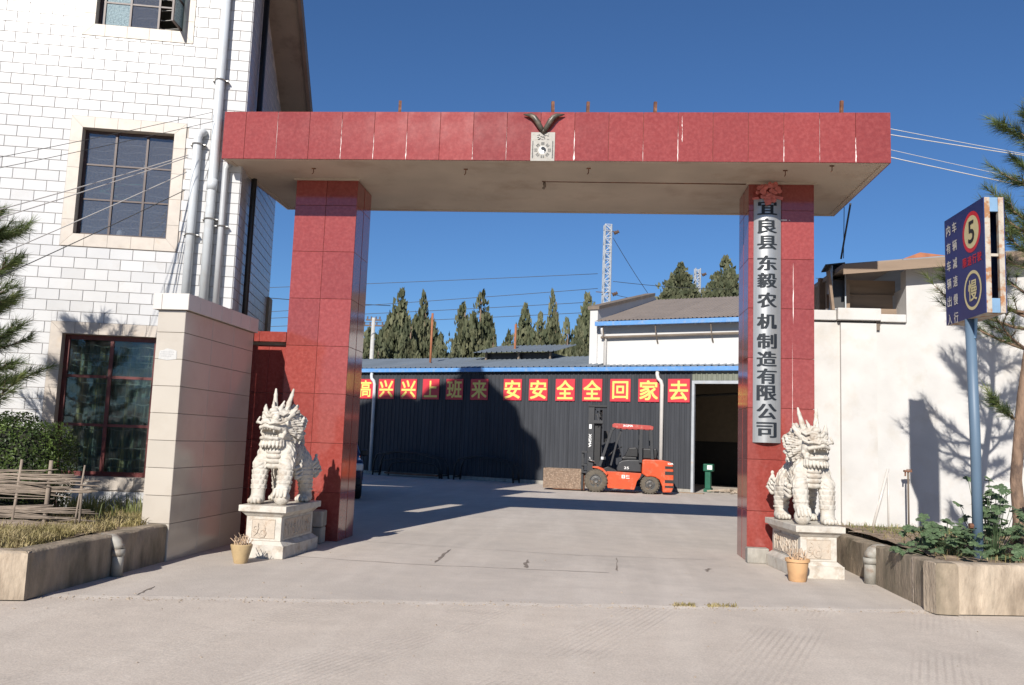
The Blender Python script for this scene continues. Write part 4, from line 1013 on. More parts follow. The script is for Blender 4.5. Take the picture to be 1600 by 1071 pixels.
def pedestal(P):
    Wd, Dp = .60, 1.26
    def ring(z0, z1, i0, i1, nm, m='stone', bev=.006):
        b = MB(); vs = []
        for z, i in ((z0, i0), (z1, i1)): vs += [(-Wd/2+i, -Dp/2+i, z), (Wd/2-i, -Dp/2+i, z), (Wd/2-i, Dp/2-i, z), (-Wd/2+i, Dp/2-i, z)]
        b.add(vs, [(3, 2, 1, 0), (4, 5, 6, 7), (0, 1, 5, 4), (1, 2, 6, 5), (2, 3, 7, 6), (3, 0, 4, 7)]); return b.build(nm, m, P, bevel=bev)
    ring(0, .155, 0, 0, 'plinth'); ring(.1555, .205, .01, .065, 'plinth_moulding', bev=.004)
    ring(.2055, .505, .07, .07, 'pedestal_block'); ring(.5055, .565, .068, .012, 'cap_moulding', bev=.004); ring(.5655, .645, -.012, -.012, 'cap_slab')
    # carved relief panels: scrolls and blossoms standing proud of a sunk field
    def relief(w_, h_, M_, seed):
        rnd = random.Random(seed); b = MB()
        b.box(-w_/2, w_/2, -.003, .0, -h_/2, h_/2)
        for k in range(int(w_/.1)):
            cx = -w_/2+.06+k*.1+rnd.uniform(-.02, .02); cz_ = rnd.uniform(-.05, .05); r0 = rnd.uniform(.035, .06); s_ = rnd.choice((-1, 1)); a0 = rnd.uniform(0, 6)
            b.tube([(cx+s_*r0*(1-.035*t)*math.cos(a0+t*.42), -.006, cz_+r0*(1-.035*t)*math.sin(a0+t*.42)) for t in range(19)], [.012*(1-.03*t) for t in range(19)], 6)
            b.tube([(cx-.02, -.004, -h_/2+.02), (cx+.02*s_, -.008, cz_-.05), (cx+.03*s_, -.006, cz_+.06), (cx-.01, -.003, h_/2-.03)], [.006, .013, .012, .005], 6)
        b.tube([(-w_/2, -.003, -h_/2), (w_/2, -.003, -h_/2), (w_/2, -.003, h_/2), (-w_/2, -.003, h_/2)], .006, 5, closed=True)
        b.v = [tuple(M_ @ Vector(p)) for p in b.v]; b.build('relief_panel', 'relief', P)
    zc = .355
    relief(.30, .23, Matrix.Translation((0, -Dp/2+.069, zc)), 3)
    relief(.92, .23, Matrix.Translation((Wd/2-.069, 0, zc)) @ Matrix.Rotation(R(90), 4, 'Z'), 5)
    relief(.92, .23, Matrix.Translation((-Wd/2+.069, 0, zc)) @ Matrix.Rotation(R(-90), 4, 'Z'), 8)
for nm, (x, y), rz, mir, lab in (('L', (-4.045, -1.43), R(-2), False, 'white stone guardian lion on carved pedestal before the left pillar'),
                                 ('R', (2.825, -.80), R(6), True, 'white stone guardian lion on carved pedestal before the right pillar')):
    T = empty('lion_statue', (x, y, 0), rz, lab, 'statue', 'pair of stone lions guarding the gate')
    use('lion_body', lion_mesh(mir), T, (0, -.035, .645), scale=(1.0, .84, 1.0))
    PE = empty('pedestal', (0, 0, 0), 0, parent=T); pedestal(PE)

# clay pots with burnt-down sticks
def pot(loc, prof, m, lab, seed, inner_r, top, nst, lean):
    T = empty('clay_pot', loc, 0, lab, 'pot'); b = MB(); b.lathe(prof, 28); b.build('bowl', m, T, smooth=False, sangle=40)
    b = MB(); b.lathe([(0.001, top-.03), (inner_r, top-.028)], 20); b.build('ash', 'soil', T)
    rnd = random.Random(seed)
    for k in range(nst):
        a = rnd.uniform(0, 6.28); r_ = inner_r*.9*math.sqrt(rnd.random()); h_ = rnd.uniform(.07, .15); lx, ly = rnd.gauss(0, lean), rnd.gauss(0, lean)
        b = MB(); x, y = r_*math.cos(a), r_*math.sin(a); b.tube([(x, y, top-.04), (x+lx*h_*.5, y+ly*h_*.5, top+h_*.5), (x+lx*h_*1.2, y+ly*h_*1.2, top+h_)], [.005, .0045, .004], 5); b.build('stick', 'stick', T)
pot((2.545, -1.70, 0), [(.095, 0), (.105, .01), (.130, .23), (.146, .235), (.148, .268), (.135, .27), (.128, .24)], 'clay', 'orange clay pot with dry sticks before the right lion pedestal', 1, .12, .25, 26, .25)
pot((-4.12, -2.52, 0), [(.075, 0), (.08, .012), (.108, .12), (.128, .20), (.13, .215), (.12, .225), (.113, .20)], 'claydull', 'ochre clay pot with dry stalks beside the left lion pedestal', 2, .105, .205, 30, .35)
# ------------------------------------------------------------------ metal-clad workshop across the yard
WA = R(-22); WP = Vector((3.68, 18.69, 0))
WN = Vector((-math.sin(R(22)), -math.cos(R(22)), 0)); WX = Vector((math.cos(WA), math.sin(WA), 0))
WH = empty('workshop', WP, WA, 'charcoal metal clad workshop with blue gutter and open doorway', 'building')
# local x to the right (u = -x), y to the back
HE = 4.30
def sheet(x0, x1, z0, z1, nm='cladding_sheet', m='darkmetal', par=WH, y=0.0, pitch=.19):
    b = MB(); P = []; x = x0; n_ = max(1, round((x1-x0)/pitch)); p = (x1-x0)/n_
    for i in range(n_):
        a = x0+i*p; P += [(a, 0), (a+p*.55, 0), (a+p*.68, -.028), (a+p*.87, -.028)]
    P.append((x1, 0))
    vs = []
    for (x, yy) in P: vs += [(x, y+yy, z0), (x, y+yy, z1)]
    b.add(vs, [(2*i, 2*i+2, 2*i+3, 2*i+1) for i in range(len(P)-1)]); return b.build(nm, m, par)
xs = [-.12-.95*i for i in range(21)]
for i in range(20): sheet(xs[i+1]+.004, xs[i], .14, HE)
b = MB(); b.box(-19.2, -.12, .03, .18, 0, HE); b.box(-19.2, -.12, -.03, .03, 0, .13); b.build('wall_base', 'greyblock', WH)
sheet(-.12, 4.0, 3.98, HE, 'lintel_sheet', 'olive', y=-.01); 
b = MB(); b.box(-.12, -.03, -.06, .1, 0, 3.97); b.box(-.029, 3.6, -.06, .1, 3.86, 3.97); b.box(3.6, 3.7, -.06, .1, 0, 3.97); b.build('door_frame', 'doorframe', WH)
sheet(3.71, 9, .0, HE)
# interior of the shop
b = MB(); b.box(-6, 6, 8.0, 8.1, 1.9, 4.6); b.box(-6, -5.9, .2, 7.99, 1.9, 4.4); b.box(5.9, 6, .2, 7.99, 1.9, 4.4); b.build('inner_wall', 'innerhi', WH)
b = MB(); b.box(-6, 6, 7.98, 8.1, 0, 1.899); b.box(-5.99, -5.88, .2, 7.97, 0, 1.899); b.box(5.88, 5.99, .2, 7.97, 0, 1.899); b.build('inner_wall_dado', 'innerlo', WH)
b = MB(); b.box(1.0, 1.06, 7.9, 7.97, 0, 4.5); b.tube([(-1, 3, 3.6), (4, 3, 3.9)], .05, 8); b.build('inner_beam', 'innerlo', WH)
# gutter and roof
b = MB(); b.box(-19.6, 9.2, -.20, .02, HE+.01, HE+.17); b.build('gutter', 'bluegutter', WH, bevel=.01)
RZ0, RZ1, RD = HE+.19, 5.42, 4.9
rs = MB()
def roofsheet(par, x0, x1, y0, z0, y1, z1, nm, m, pitch=.25, rib=.035, ribw=.3):
    b = MB(); n_ = max(1, round((x1-x0)/pitch)); p = (x1-x0)/n_; P = []
    for i in range(n_): a = x0+i*p; P += [(a, 0), (a+p*(1-ribw), 0), (a+p*(1-ribw*.7), rib), (a+p*(1-ribw*.3), rib)]
    P.append((x1, 0)); vs = []
    for x, h in P: vs += [(x, y0, z0+h), (x, y1, z1+h)]
    b.add(vs, [(2*i, 2*i+2, 2*i+3, 2*i+1) for i in range(len(P)-1)]); return b.build(nm, m, par)
x = -19.6
while x < -3.9:
    x2 = min(x+1.25, -3.9); roofsheet(WH, x, x2-.004, -.12, RZ0, RD, RZ1, 'roof_sheet', 'roofsheet'); x = x2
roofsheet(WH, -3.9, 9.2, -.12, RZ0, 2.4, RZ0+.35, 'roof_sheet', 'roofsheet')
b = MB(); b.box(-19.6, -3.9, RD, RD+.1, 0, RZ1-.02); b.box(-19.6, -19.5, .2, RD, 0, HE); b.build('wall', 'greyblock', WH)
# raised roof ventilator
def wl(px, py, off):                                # pixel to workshop frame on a plane off metres behind the front
    q = onp(px, py, WP-WN*off, WN)-WP; return q.dot(WX), q.z
va, vz = wl(752, 571, 3.6); vb, _ = wl(868, 571, 3.6)
V_ = empty('roof_ventilator', (0, 0, 0), parent=WH)
zb = RZ0+(RZ1-RZ0)*(3.6+.12)/(RD+.12)
b = MB(); b.box(va+.2, vb-.35, 3.75, 6.0, zb-.05, zb+.33); b.build('vent_dark_fill', 'black', V_)  # solid black block standing for the shade in the vent opening
for xx in (va+.2, (va+vb)/2, vb-.3): b = MB(); b.box(xx, xx+.08, 3.55, 3.65, zb-.1, zb+.35); b.build('post', 'coping', V_)
roofsheet(V_, va-.25, vb+.1, 3.2, zb+.30, 5.6, zb+.85, 'vent_roof', 'roofsheet', rib=.05)
for (tx, ty), (bx, by), off in (((672, 490), (672, 575), 2.2), ((806, 507), (804, 562), 4.4)):
    x0, z0 = wl(bx, by, off); x1, z1 = wl(tx, ty, off)
    b = MB(); b.tube([(x0, off, z0-.25), (x0, off, z1)], .05, 10); b.build('rusty_flue', 'rustpole', WH, smooth=True)
# downpipes with swan necks
for px in (585, 1034):
    x, _ = wl(px, 640, 0); b = MB()
    x -= .03
    b.tube([(x-.12, -.1, HE+.02), (x-.12, -.13, HE-.12), (x-.08, -.16, HE-.26), (x+.02, -.14, HE-.36), (x+.06, -.12, HE-.5), (x+.06, -.12, .12)], .07, 12)
    b.build('downpipe', 'capwhite' if px > 900 else 'pvc', WH, smooth=True)
# slogan boards
us = [14.45+1.12, 14.45, 13.36, 12.22, 11.12, 9.98, 8.82, 7.31, 6.19, 5.05, 3.94, 2.82, 1.72, .6]
SL = '高高兴兴上班来安安全全回家去'
desc = ['leftmost board of the slogan, hidden behind the left pillar', 'beside the left downpipe', 'third from left, first of two alike', 'fourth from left, second of two alike', 'fifth from left', 'sixth from left', 'last before the gap', 'first after the gap', 'second after the gap', 'third after the gap, first of two alike', 'fourth after the gap, second of two alike', 'above the forklift guard', 'crossed by the right downpipe', 'beside the doorway']
for ch, u, ds in zip(SL, us, desc):
    loc = WP+WX*(-u)+WN*.045+Vector((0, 0, 3.19))
    T = empty('slogan_board', loc, WA, 'red board with yellow character %s, %s' % (ch, ds), 'sign', 'slogan boards on the workshop wall')
    b = MB(); b.box(-.40, .40, -.012, .01, 0, .84); b.build('panel', 'slogred', T)
    wh = {'上': (.62, .66), '去': (.66, .68), '回': (.60, .64), '高': (.58, .70)}.get(ch, (.68, .70))
    glyph('character', ch, wh, 'slogyel', T, (0, -.0165, .425), bold=.022)

# ------------------------------------------------------------------ white hall behind
HA = empty('white_hall', WP-WN*1.0+Vector((0, 0, 0)), WA, 'white rendered hall with brown pitched roof behind the workshop', 'building')
hx0, hx1 = -4.19, 9.0
b = MB(); b.box(hx0, hx1, 0, .24, 4.42, 6.25); b.box(hx0+.33, hx1, 11.8, 12, 4.42, 6.2); b.box(hx1-.2, hx1, .25, 11.79, 4.42, 6.2); b.box(hx0+.34, hx1-.21, .25, 11.79, 4.62, 4.70); b.build('wall', 'whitewall2', HA)
b = MB(); pl = [(0, 0), (14.0, 0), (14.0, 6.55), (7.0, 8.55), (.0, 6.85)]
Mg = Matrix.Translation((hx0-.001, -.05, 0)) @ Matrix.Rotation(R(90), 4, 'Z')
b.prism(pl, -.0, .32, Mg); b.build('gable_wall', 'whitewall2', HA)
for k in range(7):
    y0, y1 = -.12+k*1.0, -.12+(k+1)*1.0; z0, z1 = 6.87+y0*.243, 6.87+y1*.243
    b = MB(); b.add([(hx0-.40, y0, z0), (hx0+.08, y0, z0), (hx0+.08, y1-.02, z1), (hx0-.40, y1-.02, z1), (hx0-.40, y0, z0+.13), (hx0+.08, y0, z0+.13), (hx0+.08, y1-.02, z1+.13), (hx0-.40, y1-.02, z1+.13)], [(0, 3, 2, 1), (4, 5, 6, 7), (0, 1, 5, 4), (1, 2, 6, 5), (2, 3, 7, 6), (3, 0, 4, 7)])
    b.build('coping_stone', 'coping', HA)
x = hx0+.03
while x < hx1:
    x2 = min(x+1.3, hx1); roofsheet(HA, x, x2-.004, -.45, 6.32, 7.0, 8.36, 'roof_sheet', 'roofbrown', .17, .03, .5); roofsheet(HA, x, x2-.004, 7.0, 8.36, 13.5, 6.4, 'roof_sheet', 'roofbrown', .34, .03, .5); x = x2
b = MB(); b.box(hx0+.05, hx1, -.47, -.30, 6.14, 6.30); b.build('gutter', 'bluegutter', HA)
b = MB(); b.tube([(hx0+.2, -.15, 5.72), (hx1, -.15, 5.82)], .05, 8)
for k in range(6): xx = hx0+.35+k*2.1; b.bar((xx, 0, 5.45), (xx, -.25, 5.72), .04); b.bar((xx, -.25, 5.72), (xx, -.4, 6.2), .035)
b.build('gutter_bracket', 'coping', HA)
b = MB(); b.tube([(hx0+.28, -.3, 6.15), (hx0+.28, -.25, 5.9), (hx0+.36, -.1, 5.7), (hx0+.36, -.1, 3)], .06, 10); b.build('downpipe', 'capwhite', HA, smooth=True)

# ------------------------------------------------------------------ forklift
FK = empty('forklift', (.22, 17.28, 0), R(-1.5), 'orange red counterbalance forklift parked facing left before the workshop', 'forklift')
Wf = .53
def fz(px, pz): return ((px-230)/290., (948-pz)/290.)
def side(poly, y0, y1, nm, m, bev=.012, par=FK):
    P = [fz(*p) for p in poly]
    A_ = sum(P[i][0]*P[(i+1) % len(P)][1]-P[(i+1) % len(P)][0]*P[i][1] for i in range(len(P)))
    if A_ < 0: P = P[::-1]
    b = MB(); b.prism(P, y0, y1); return b.build(nm, m, par, bevel=bev)
archf = [(fx*290+230, 948-fzv*290) for fx, fzv in arc(0, .38, .43, 150, 12, 8)]
archr = [(fx*290+230, 948-fzv*290) for fx, fzv in arc(1.79, .30, .40, 172, 8, 10)]
side([(345, 905), (600, 912), (612, 880)]+[(625, 830), (655, 790), (668, 752), (430, 745), (335, 745), (318, 775)], -Wf, Wf, 'chassis', 'orange')
side([(668, 752), (672, 622), (700, 617), (860, 618), (940, 632), (966, 665), (972, 760), (972, 880), (955, 922), (870, 926)]+[(865, 870), (838, 808), (800, 785), (760, 778), (715, 782)], -Wf, Wf, 'counterweight', 'orange', .03)
b = MB()
for z0, z1 in ((675, 700), (725, 757), (805, 835), (860, 880)):
    P0, P1 = fz(890, z1), fz(976, z0); b.box(P0[0], P1[0], -Wf-.004, -Wf+.05, P0[1], P1[1]); b.box(P1[0]-.03, P1[0]+.002, -Wf+.1, Wf-.1, P0[1], P1[1])
b.build('counterweight_vent', 'black', FK)
side([(430, 742), (427, 715), (445, 660), (480, 636), (540, 628), (664, 626), (666, 742)], -.42, .42, 'engine_hood', 'char', .03)
side([(195, 702), (250, 700), (300, 720), (345, 765), (335, 785), (290, 740), (245, 722), (195, 715)], -Wf-.10, -Wf+.12, 'front_fender', 'orange', .006)
side([(195, 702), (250, 700), (300, 720), (345, 765), (335, 785), (290, 740), (245, 722), (195, 715)], Wf-.12, Wf+.10, 'front_fender', 'orange', .006)
side([(300, 720), (345, 700), (430, 735), (430, 760), (330, 770)], -.45, .45, 'floor_plate', 'black')
side([(480, 632), (472, 608), (500, 596), (620, 600), (625, 630)], -.26, .26, 'seat_cushion', 'black', .03)
side([(500, 598), (540, 512), (612, 505), (632, 520), (632, 600)], -.26, .26, 'seat_back', 'black', .03)
side([(660, 512), (812, 512), (822, 540), (812, 612), (660, 615)], -.3, .3, 'gas_bottle_cover', 'black', .04)
def wheel(cx, r, w_, y, nm='wheel'):
    T = empty(nm, (cx, y, r), parent=FK); sgn = -1 if y < 0 else 1; Mx = Matrix.Rotation(R(90), 4, 'X')
    b = MB(); b.lathe([(r*.56, -w_/2), (r*.86, -w_/2), (r*.97, -w_/2+.03), (r, -w_/4), (r, w_/4), (r*.97, w_/2-.03), (r*.86, w_/2), (r*.56, w_/2)], 36, Mx, False)
    for k in range(22):
        Mk = Matrix.Rotation(2*math.pi*k/22, 4, 'Y'); b.box(r*.90, r*1.018, -w_/2-.004, -.01, -.016, .016, Mk @ Matrix.Rotation(.25, 4, 'X')); b.box(r*.90, r*1.018, .01, w_/2+.004, -.016, .016, Mk @ Matrix.Rotation(-.25, 4, 'X'))
    b.build('tyre', 'tyre', T, sangle=40)
    b = MB(); b.lathe([(.001, -w_/2+.03), (r*.2, -w_/2+.0), (r*.24, -w_/2+.03), (r*.44, -w_/2+.05), (r*.5, -w_/2+.01), (r*.57, -w_/2+.01), (r*.57, w_/2-.01), (.001, w_/2-.01)], 28, Matrix.Rotation(R(90 if sgn > 0 else -90), 4, 'X') @ Matrix.Rotation(R(180), 4, 'X') if False else (Matrix.Rotation(R(-90), 4, 'X') if sgn < 0 else Matrix.Rotation(R(90), 4, 'X')))
    for k in range(6):
        a = k/6*2*math.pi; b.lathe([(.018, -w_/2-.005), (.014, -w_/2-.02)], 6, (Matrix.Rotation(R(-90 if sgn < 0 else 90), 4, 'X')) @ Matrix.Translation((r*.33*math.cos(a), r*.33*math.sin(a), .04)))
    b.build('rim', 'rim', T, sangle=40)
for y in (-Wf+.02, Wf-.02): wheel(0, .38, .26, y)
for y in (-Wf+.14, Wf-.14): wheel(1.79, .315, .20, y)
# overhead guard
def gbar(a, b_, y, w_=.06, nm='guard_post', m='char'):
    pa, pb = fz(*a), fz(*b_); q = MB(); q.bar((pa[0], y, pa[1]), (pb[0], y, pb[1]), w_, w_*1.1); return q.build(nm, m, FK, bevel=.008)
for y in (-.46, .46):
    gbar((262, 700), (372, 345), y, .085); gbar((372, 345), (402, 312), y, .085); gbar((655, 650), (655, 330), y, .115 if y < 0 else .1); 
    gbar((750, 335), (768, 615), y, .09)
gbar((370, 690), (418, 480), -.30, .06, 'steering_column'); gbar((418, 480), (465, 345), -.30, .07)
GR = empty('overhead_guard', (0, 0, 0), parent=FK)
for y in (-.47, .47):
    pa, pb = fz(378, 325), fz(772, 290); q = MB(); q.prism([fz(378, 318), fz(480, 330), fz(770, 330), fz(774, 300), fz(745, 290), fz(395, 278), fz(376, 292)], y-.035, y+.035); q.build('guard_rail', 'roofred', GR, bevel=.01)
for k in range(7):
    px = 395+k*58; pa = fz(px, 300); q = MB(); q.box(pa[0]-.025, pa[0]+.025, -.435, .435, pa[1]-.03, pa[1]+.03); q.build('guard_bar', 'roofred' if k in (0, 6) else 'char', GR)
q = MB(); pa = fz(445, 520); q.tube([(pa[0]+.13*math.cos(a)*.8, -.16+.15*math.sin(a), pa[1]+.05*math.cos(a)) for a in [2*math.pi*i/20 for i in range(20)]], .014, 8, closed=True); q.build('steering_wheel', 'black', FK, smooth=True)
for a, b_ in (((345, 600), (395, 545)), ((380, 640), (405, 560)), ((455, 600), (462, 565))): 
    pa, pb = fz(*a), fz(*b_); q = MB(); q.tube([(pa[0], -.25, pa[1]), (pb[0], -.25, pb[1])], .025, 8); q.build('lever', 'black', FK, smooth=True)
pa = fz(292, 622); q = MB(); q.box(pa[0]-.05, pa[0]+.1, -.50, -.36, pa[1]-.05, pa[1]+.05); q.build('lamp_housing', 'black', FK, bevel=.01)
q = MB(); q.lathe([(.001, 0), (.045, .0), (.045, .012), (.001, .018)], 16, Matrix.Translation((pa[0]-.05, -.43, pa[1])) @ Matrix.Rotation(R(-90), 4, 'Y')); q.box(pa[0]-.06, pa[0]+.02, -.508, -.49, pa[1]-.04, pa[1]+.05); q.build('headlamp', 'lamp', FK)
q = MB(); pa = fz(300, 395); q.box(pa[0]-.03, pa[0]+.12, .42, .47, pa[1]-.25, pa[1]+.15); q.build('mirror', 'black', FK)
# mast
MS = empty('mast', (0, 0, 0), parent=FK)
for y in (-.42, .30):
    a = fz(142, 742); c = fz(200, 110); q = MB(); q.box(a[0], c[0], y, y+.12, a[1]-.35, c[1]); q.build('outer_channel', 'char', MS, bevel=.006)
for y in (-.29, .20):
    a = fz(205, 690); c = fz(262, 290); q = MB(); q.box(a[0], c[0], y, y+.09, a[1]-.2, c[1]); q.build('inner_channel', 'black', MS)
a = fz(140, 124); c = fz(320, 106); q = MB(); q.box(a[0], c[0], -.45, .45, a[1], c[1]); q.build('mast_crossbar', 'black', MS)
a = fz(140, 285); c = fz(285, 255); q = MB(); q.box(a[0], c[0], -.43, .43, a[1], c[1]); q.build('mast_crossbar', 'char', MS)
for y in (-.14, .14):
    a = fz(260, 690); c = fz(265, 150); q = MB(); q.tube([(a[0], y, a[1]), (c[0], y, c[1])], .04, 10); q.build('lift_cylinder', 'black', MS, smooth=True)
q = MB()
for k in range(9):
    a = fz(random.uniform(200, 290), random.uniform(130, 250)); q.lathe([(.001, 0), (.03, 0), (.03, .1), (.001, .1)], 8, Matrix.Translation((a[0], random.uniform(-.36, .1), a[1])) @ Matrix.Rotation(R(90), 4, 'X'))
    if k < 5: q.tube([(a[0], -.3, a[1]), (a[0]+.05, -.33, a[1]-.2), (a[0]+random.uniform(-.1, .1), -.3, a[1]-.36)], .012, 6)
q.build('hose_and_pulleys', 'black', MS)
for y in (-.40, .33):
    a = fz(85, 930); c = fz(105, 555); q = MB(); q.box(a[0], c[0], y, y+.06, a[1], c[1]); q.build('backrest_upright', 'char', MS)
for z in (565, 690, 760):
    a = fz(86, z+10); c = fz(140, z-8); q = MB(); q.box(a[0], c[0], -.46, .46, a[1], c[1]); q.build('carriage_bar', 'char', MS)
for y in (-.30, .18):
    a = fz(118, 932); q = MB(); q.prism([(-1.45, .035), (-.40, .03), (a[0], .035), (a[0]+.02, .62), (a[0]-.04, .62), (a[0]-.05, .09), (-1.45, .055)], y, y+.12); q.build('fork', 'rust', MS)
for a, b_ in (((150, 640), (215, 655)), ((160, 610), (180, 650))):
    pa, pb = fz(*a), fz(*b_); q = MB(); q.tube([(pa[0], -.5, pa[1]), (pb[0], -.5, pb[1])], .028, 8); q.build('tilt_cylinder', 'steel', MS, smooth=True)
# lettering
def ftext(s_, cx, cz_, w_, h_, y, m='whitepaint', rot=0, par=FK):
    p = fz(cx, cz_); o = glyph('lettering', s_, (w_, h_), m, par, (p[0], y, p[1]), (0, rot, 0), bold=.012)
ftext('XGMA', 528, 299, .33, .065, -.508, par=FK)
ftext('XGMA', 163, 455, .44, .085, -.4255, rot=R(90))
ftext('25', 522, 706, .16, .08, -.4245)
ftext('XGMA', 940, 650, .18, .06, -Wf-.003)
for cx in (494, 536):
    p = fz(cx, 790); q = MB(); q.box(p[0]-.055, p[0]+.055, -Wf-.004, -Wf+.001, p[1]-.055, p[1]+.055) if cx < 500 else None
    if cx < 500: q.build('emblem', 'whitepaint', FK); glyph('emblem_mark', '厦', (.085, .085), 'orange', FK, (p[0], -Wf-.0055, p[1]))
ftext('厦工', 536, 782, .12, .055, -Wf-.003); p = fz(536, 803); q = MB(); q.box(p[0]-.06, p[0]+.06, -Wf-.003, -Wf+.001, p[1]-.01, p[1]+.01); q.build('lettering', 'whitepaint', FK)
p = fz(164, 318); q = MB(); q.box(p[0]-.04, p[0]+.04, -.4225, -.41, p[1]-.075, p[1]+.075); q.build('decal', 'whitepaint', MS)
# rust-flecked steel sheet standing on the forks
TRAY = empty('steel_tray', (-.95, 17.0, .062), R(-1.5), 'rust flecked steel tray resting on the forklift forks', 'tray')
q = MB(); q.box(-.62, .66, 0, .03, 0, .66); q.build('tray_side', 'rusttray', TRAY)
q = MB(); q.box(-.62, .66, .031, .7, 0, .03); q.build('tray_floor', 'rusttray', TRAY); q = MB(); q.box(-.62, .66, .70, .73, 0, .66); q.build('tray_side', 'rusttray', TRAY)
q = MB(); q.box(-.62, -.59, .031, .699, .031, .66); q.build('tray_side', 'rusttray', TRAY); q = MB(); q.box(.63, .66, .031, .699, .031, .66); q.build('tray_side', 'rusttray', TRAY)
# arched tractor frames against the wall
def archframe(x0, x1, yloc, h_, lab, nested):
    p0 = WP+WX*x0+WN*yloc; T = empty('arched_frame', p0, WA, lab, 'steel frame', 'arched frames by the workshop wall'); w_ = x1-x0
    def A_(w0, w1, hh, y, r_): 
        pts = [(w0, y, 0), (w0+.04, y, hh*.55), (w0+.18, y, hh*.86), (w0+(w1-w0)*.3, y, hh), (w0+(w1-w0)*.62, y, hh*.97), (w1-.25, y, hh*.8), (w1-.05, y, hh*.5), (w1, y, 0)]
        q = MB(); q.tube(pts, r_, 8); q.build('hoop', 'black', T, smooth=True)
    A_(0, w_, h_, 0, .035)
    A_(0, w_, h_, .5, .035)
    if nested: A_(.28, w_-.15, h_*.72, .05, .03); A_(.5, w_-.3, h_*.6, .4, .03); q = MB(); q.box(.5, w_-.3, .1, .45, .08, .14); q.build('cross_plate', 'rust', T)
    for zx in (.02, w_-.06): q = MB(); q.box(zx, zx+.05, 0, .5, .1, .15); q.build('cross_bar', 'black', T)
xa, _ = wl(601, 740, 0); xb, _ = wl(708, 740, 0); archframe(xa, xb, .85, 1.0, 'nested pair of black hoops leaning beside the left downpipe', True)
xa, _ = wl(724, 740, 0); xb, _ = wl(816, 745, 0); archframe(xa, xb, .75, .95, 'single black arched frame between the hoops and the steel tray', False)
# clutter in the doorway
GM = empty('green_machine', WP+WX*.10+WN*-1.5, WA, 'small green pillar machine just inside the workshop doorway', 'machine')
q = MB(); q.box(-.14, .14, -.15, .15, 0, .12); q.box(-.10, .10, -.1, .1, .12, .75); q.build('column', 'green', GM, bevel=.015)
q = MB(); q.box(-.16, .2, -.16, .12, .75, 1.02); q.build('head', 'green', GM, bevel=.03); q = MB(); q.box(.0, .18, -.172, -.161, .82, .97); q.build('dial_plate', 'whitepaint', GM)
RB = MB()
for k in range(60): pebble(RB, random.gauss(1.1, .45), random.gauss(2.2, .6), .02, random.uniform(.03, .14))
for k in range(14): RB.bar((random.gauss(1.1, .45), random.gauss(2.0, .4), .05), (random.gauss(1.1, .5), random.gauss(2.0, .5), .12), .05)
o = RB.build('scrap_pile', 'rubble', None, WP, (0, 0, WA)); tag(o, 'low heap of scrap and rubble inside the workshop doorway', 'scrap heap', kind='stuff')
q = MB(); q.box(0, 1.0, -.1, .1, 0, .03); o = q.build('wood_plank', 'board', None, WP+WX*-.6+WN*.28, (0, 0, WA+.05)); tag(o, 'weathered plank lying at the workshop door threshold', 'plank')

# ------------------------------------------------------------------ dark car mostly hidden behind the left pillar
CR = empty('parked_car', (-7.02, 10.0, 0), R(18), 'dark blue car parked behind the left gate pillar', 'car')
pr = [(-2.2, .45), (-2.22, .75), (-2.1, .98), (-1.0, 1.08), (-.35, 1.60), (1.2, 1.66), (1.75, 1.15), (2.15, 1.05), (2.2, .45)]
Mc = Matrix.Rotation(R(90), 4, 'Z')
b = MB(); b.prism(pr, -.90, .90, Mc); b.v = [(x*(1-.18*max(0, z-1.05)/.6), y, z) for x, y, z in b.v]; b.build('body', 'carblue', CR, bevel=.07, seg=3)
b = MB(); b.add([(-.70, -1.0, 1.10), (.70, -1.0, 1.10), (.62, -.40, 1.56), (-.62, -.40, 1.56)], [(0, 1, 2, 3)]); b.v = [(x, y-.02, z+.012) for x, y, z in b.v]; b.build('windscreen', 'carglass', CR)
for s_ in (-1, 1):
    b = MB(); b.add([(s_*.885, -.85, 1.1), (s_*.885, 1.5, 1.1), (s_*.80, 1.15, 1.56), (s_*.80, -.3, 1.56)], [(0, 1, 2, 3) if s_ > 0 else (3, 2, 1, 0)]); b.build('side_window', 'carglass', CR)
    b = MB(); b.box(s_*.89, s_*1.06, -.95, -.85, 1.06, 1.22) if s_ > 0 else b.box(-1.06, -.89, -.95, -.85, 1.06, 1.22); b.build('wing_mirror', 'black', CR, bevel=.03)
    b = MB(); b.box(s_*.75-.14, s_*.75+.14, -2.235, -2.12, .72, .90); b.build('headlight', 'lamp', CR, bevel=.03)
    for y in (-1.4, 1.35):
        Wl = empty('wheel', (s_*.80, y, .33), parent=CR); b = MB(); b.lathe([(.2, -.11), (.31, -.11), (.33, -.07), (.33, .07), (.31, .11), (.2, .11)], 28, Matrix.Rotation(R(90), 4, 'Y'), False); b.build('tyre', 'black', Wl, sangle=40)
        b = MB(); b.lathe([(.001, -.1), (.2, -.1), (.2, .1), (.001, .1)], 20, Matrix.Rotation(R(90), 4, 'Y')); b.build('rim', 'steel', Wl)
b = MB(); b.box(-.5, .5, -2.24, -2.15, .62, .84); b.build('grille', 'black', CR); b = MB(); b.box(-.86, .86, -2.28, -2.1, .36, .56); b.build('bumper', 'black', CR, bevel=.04)

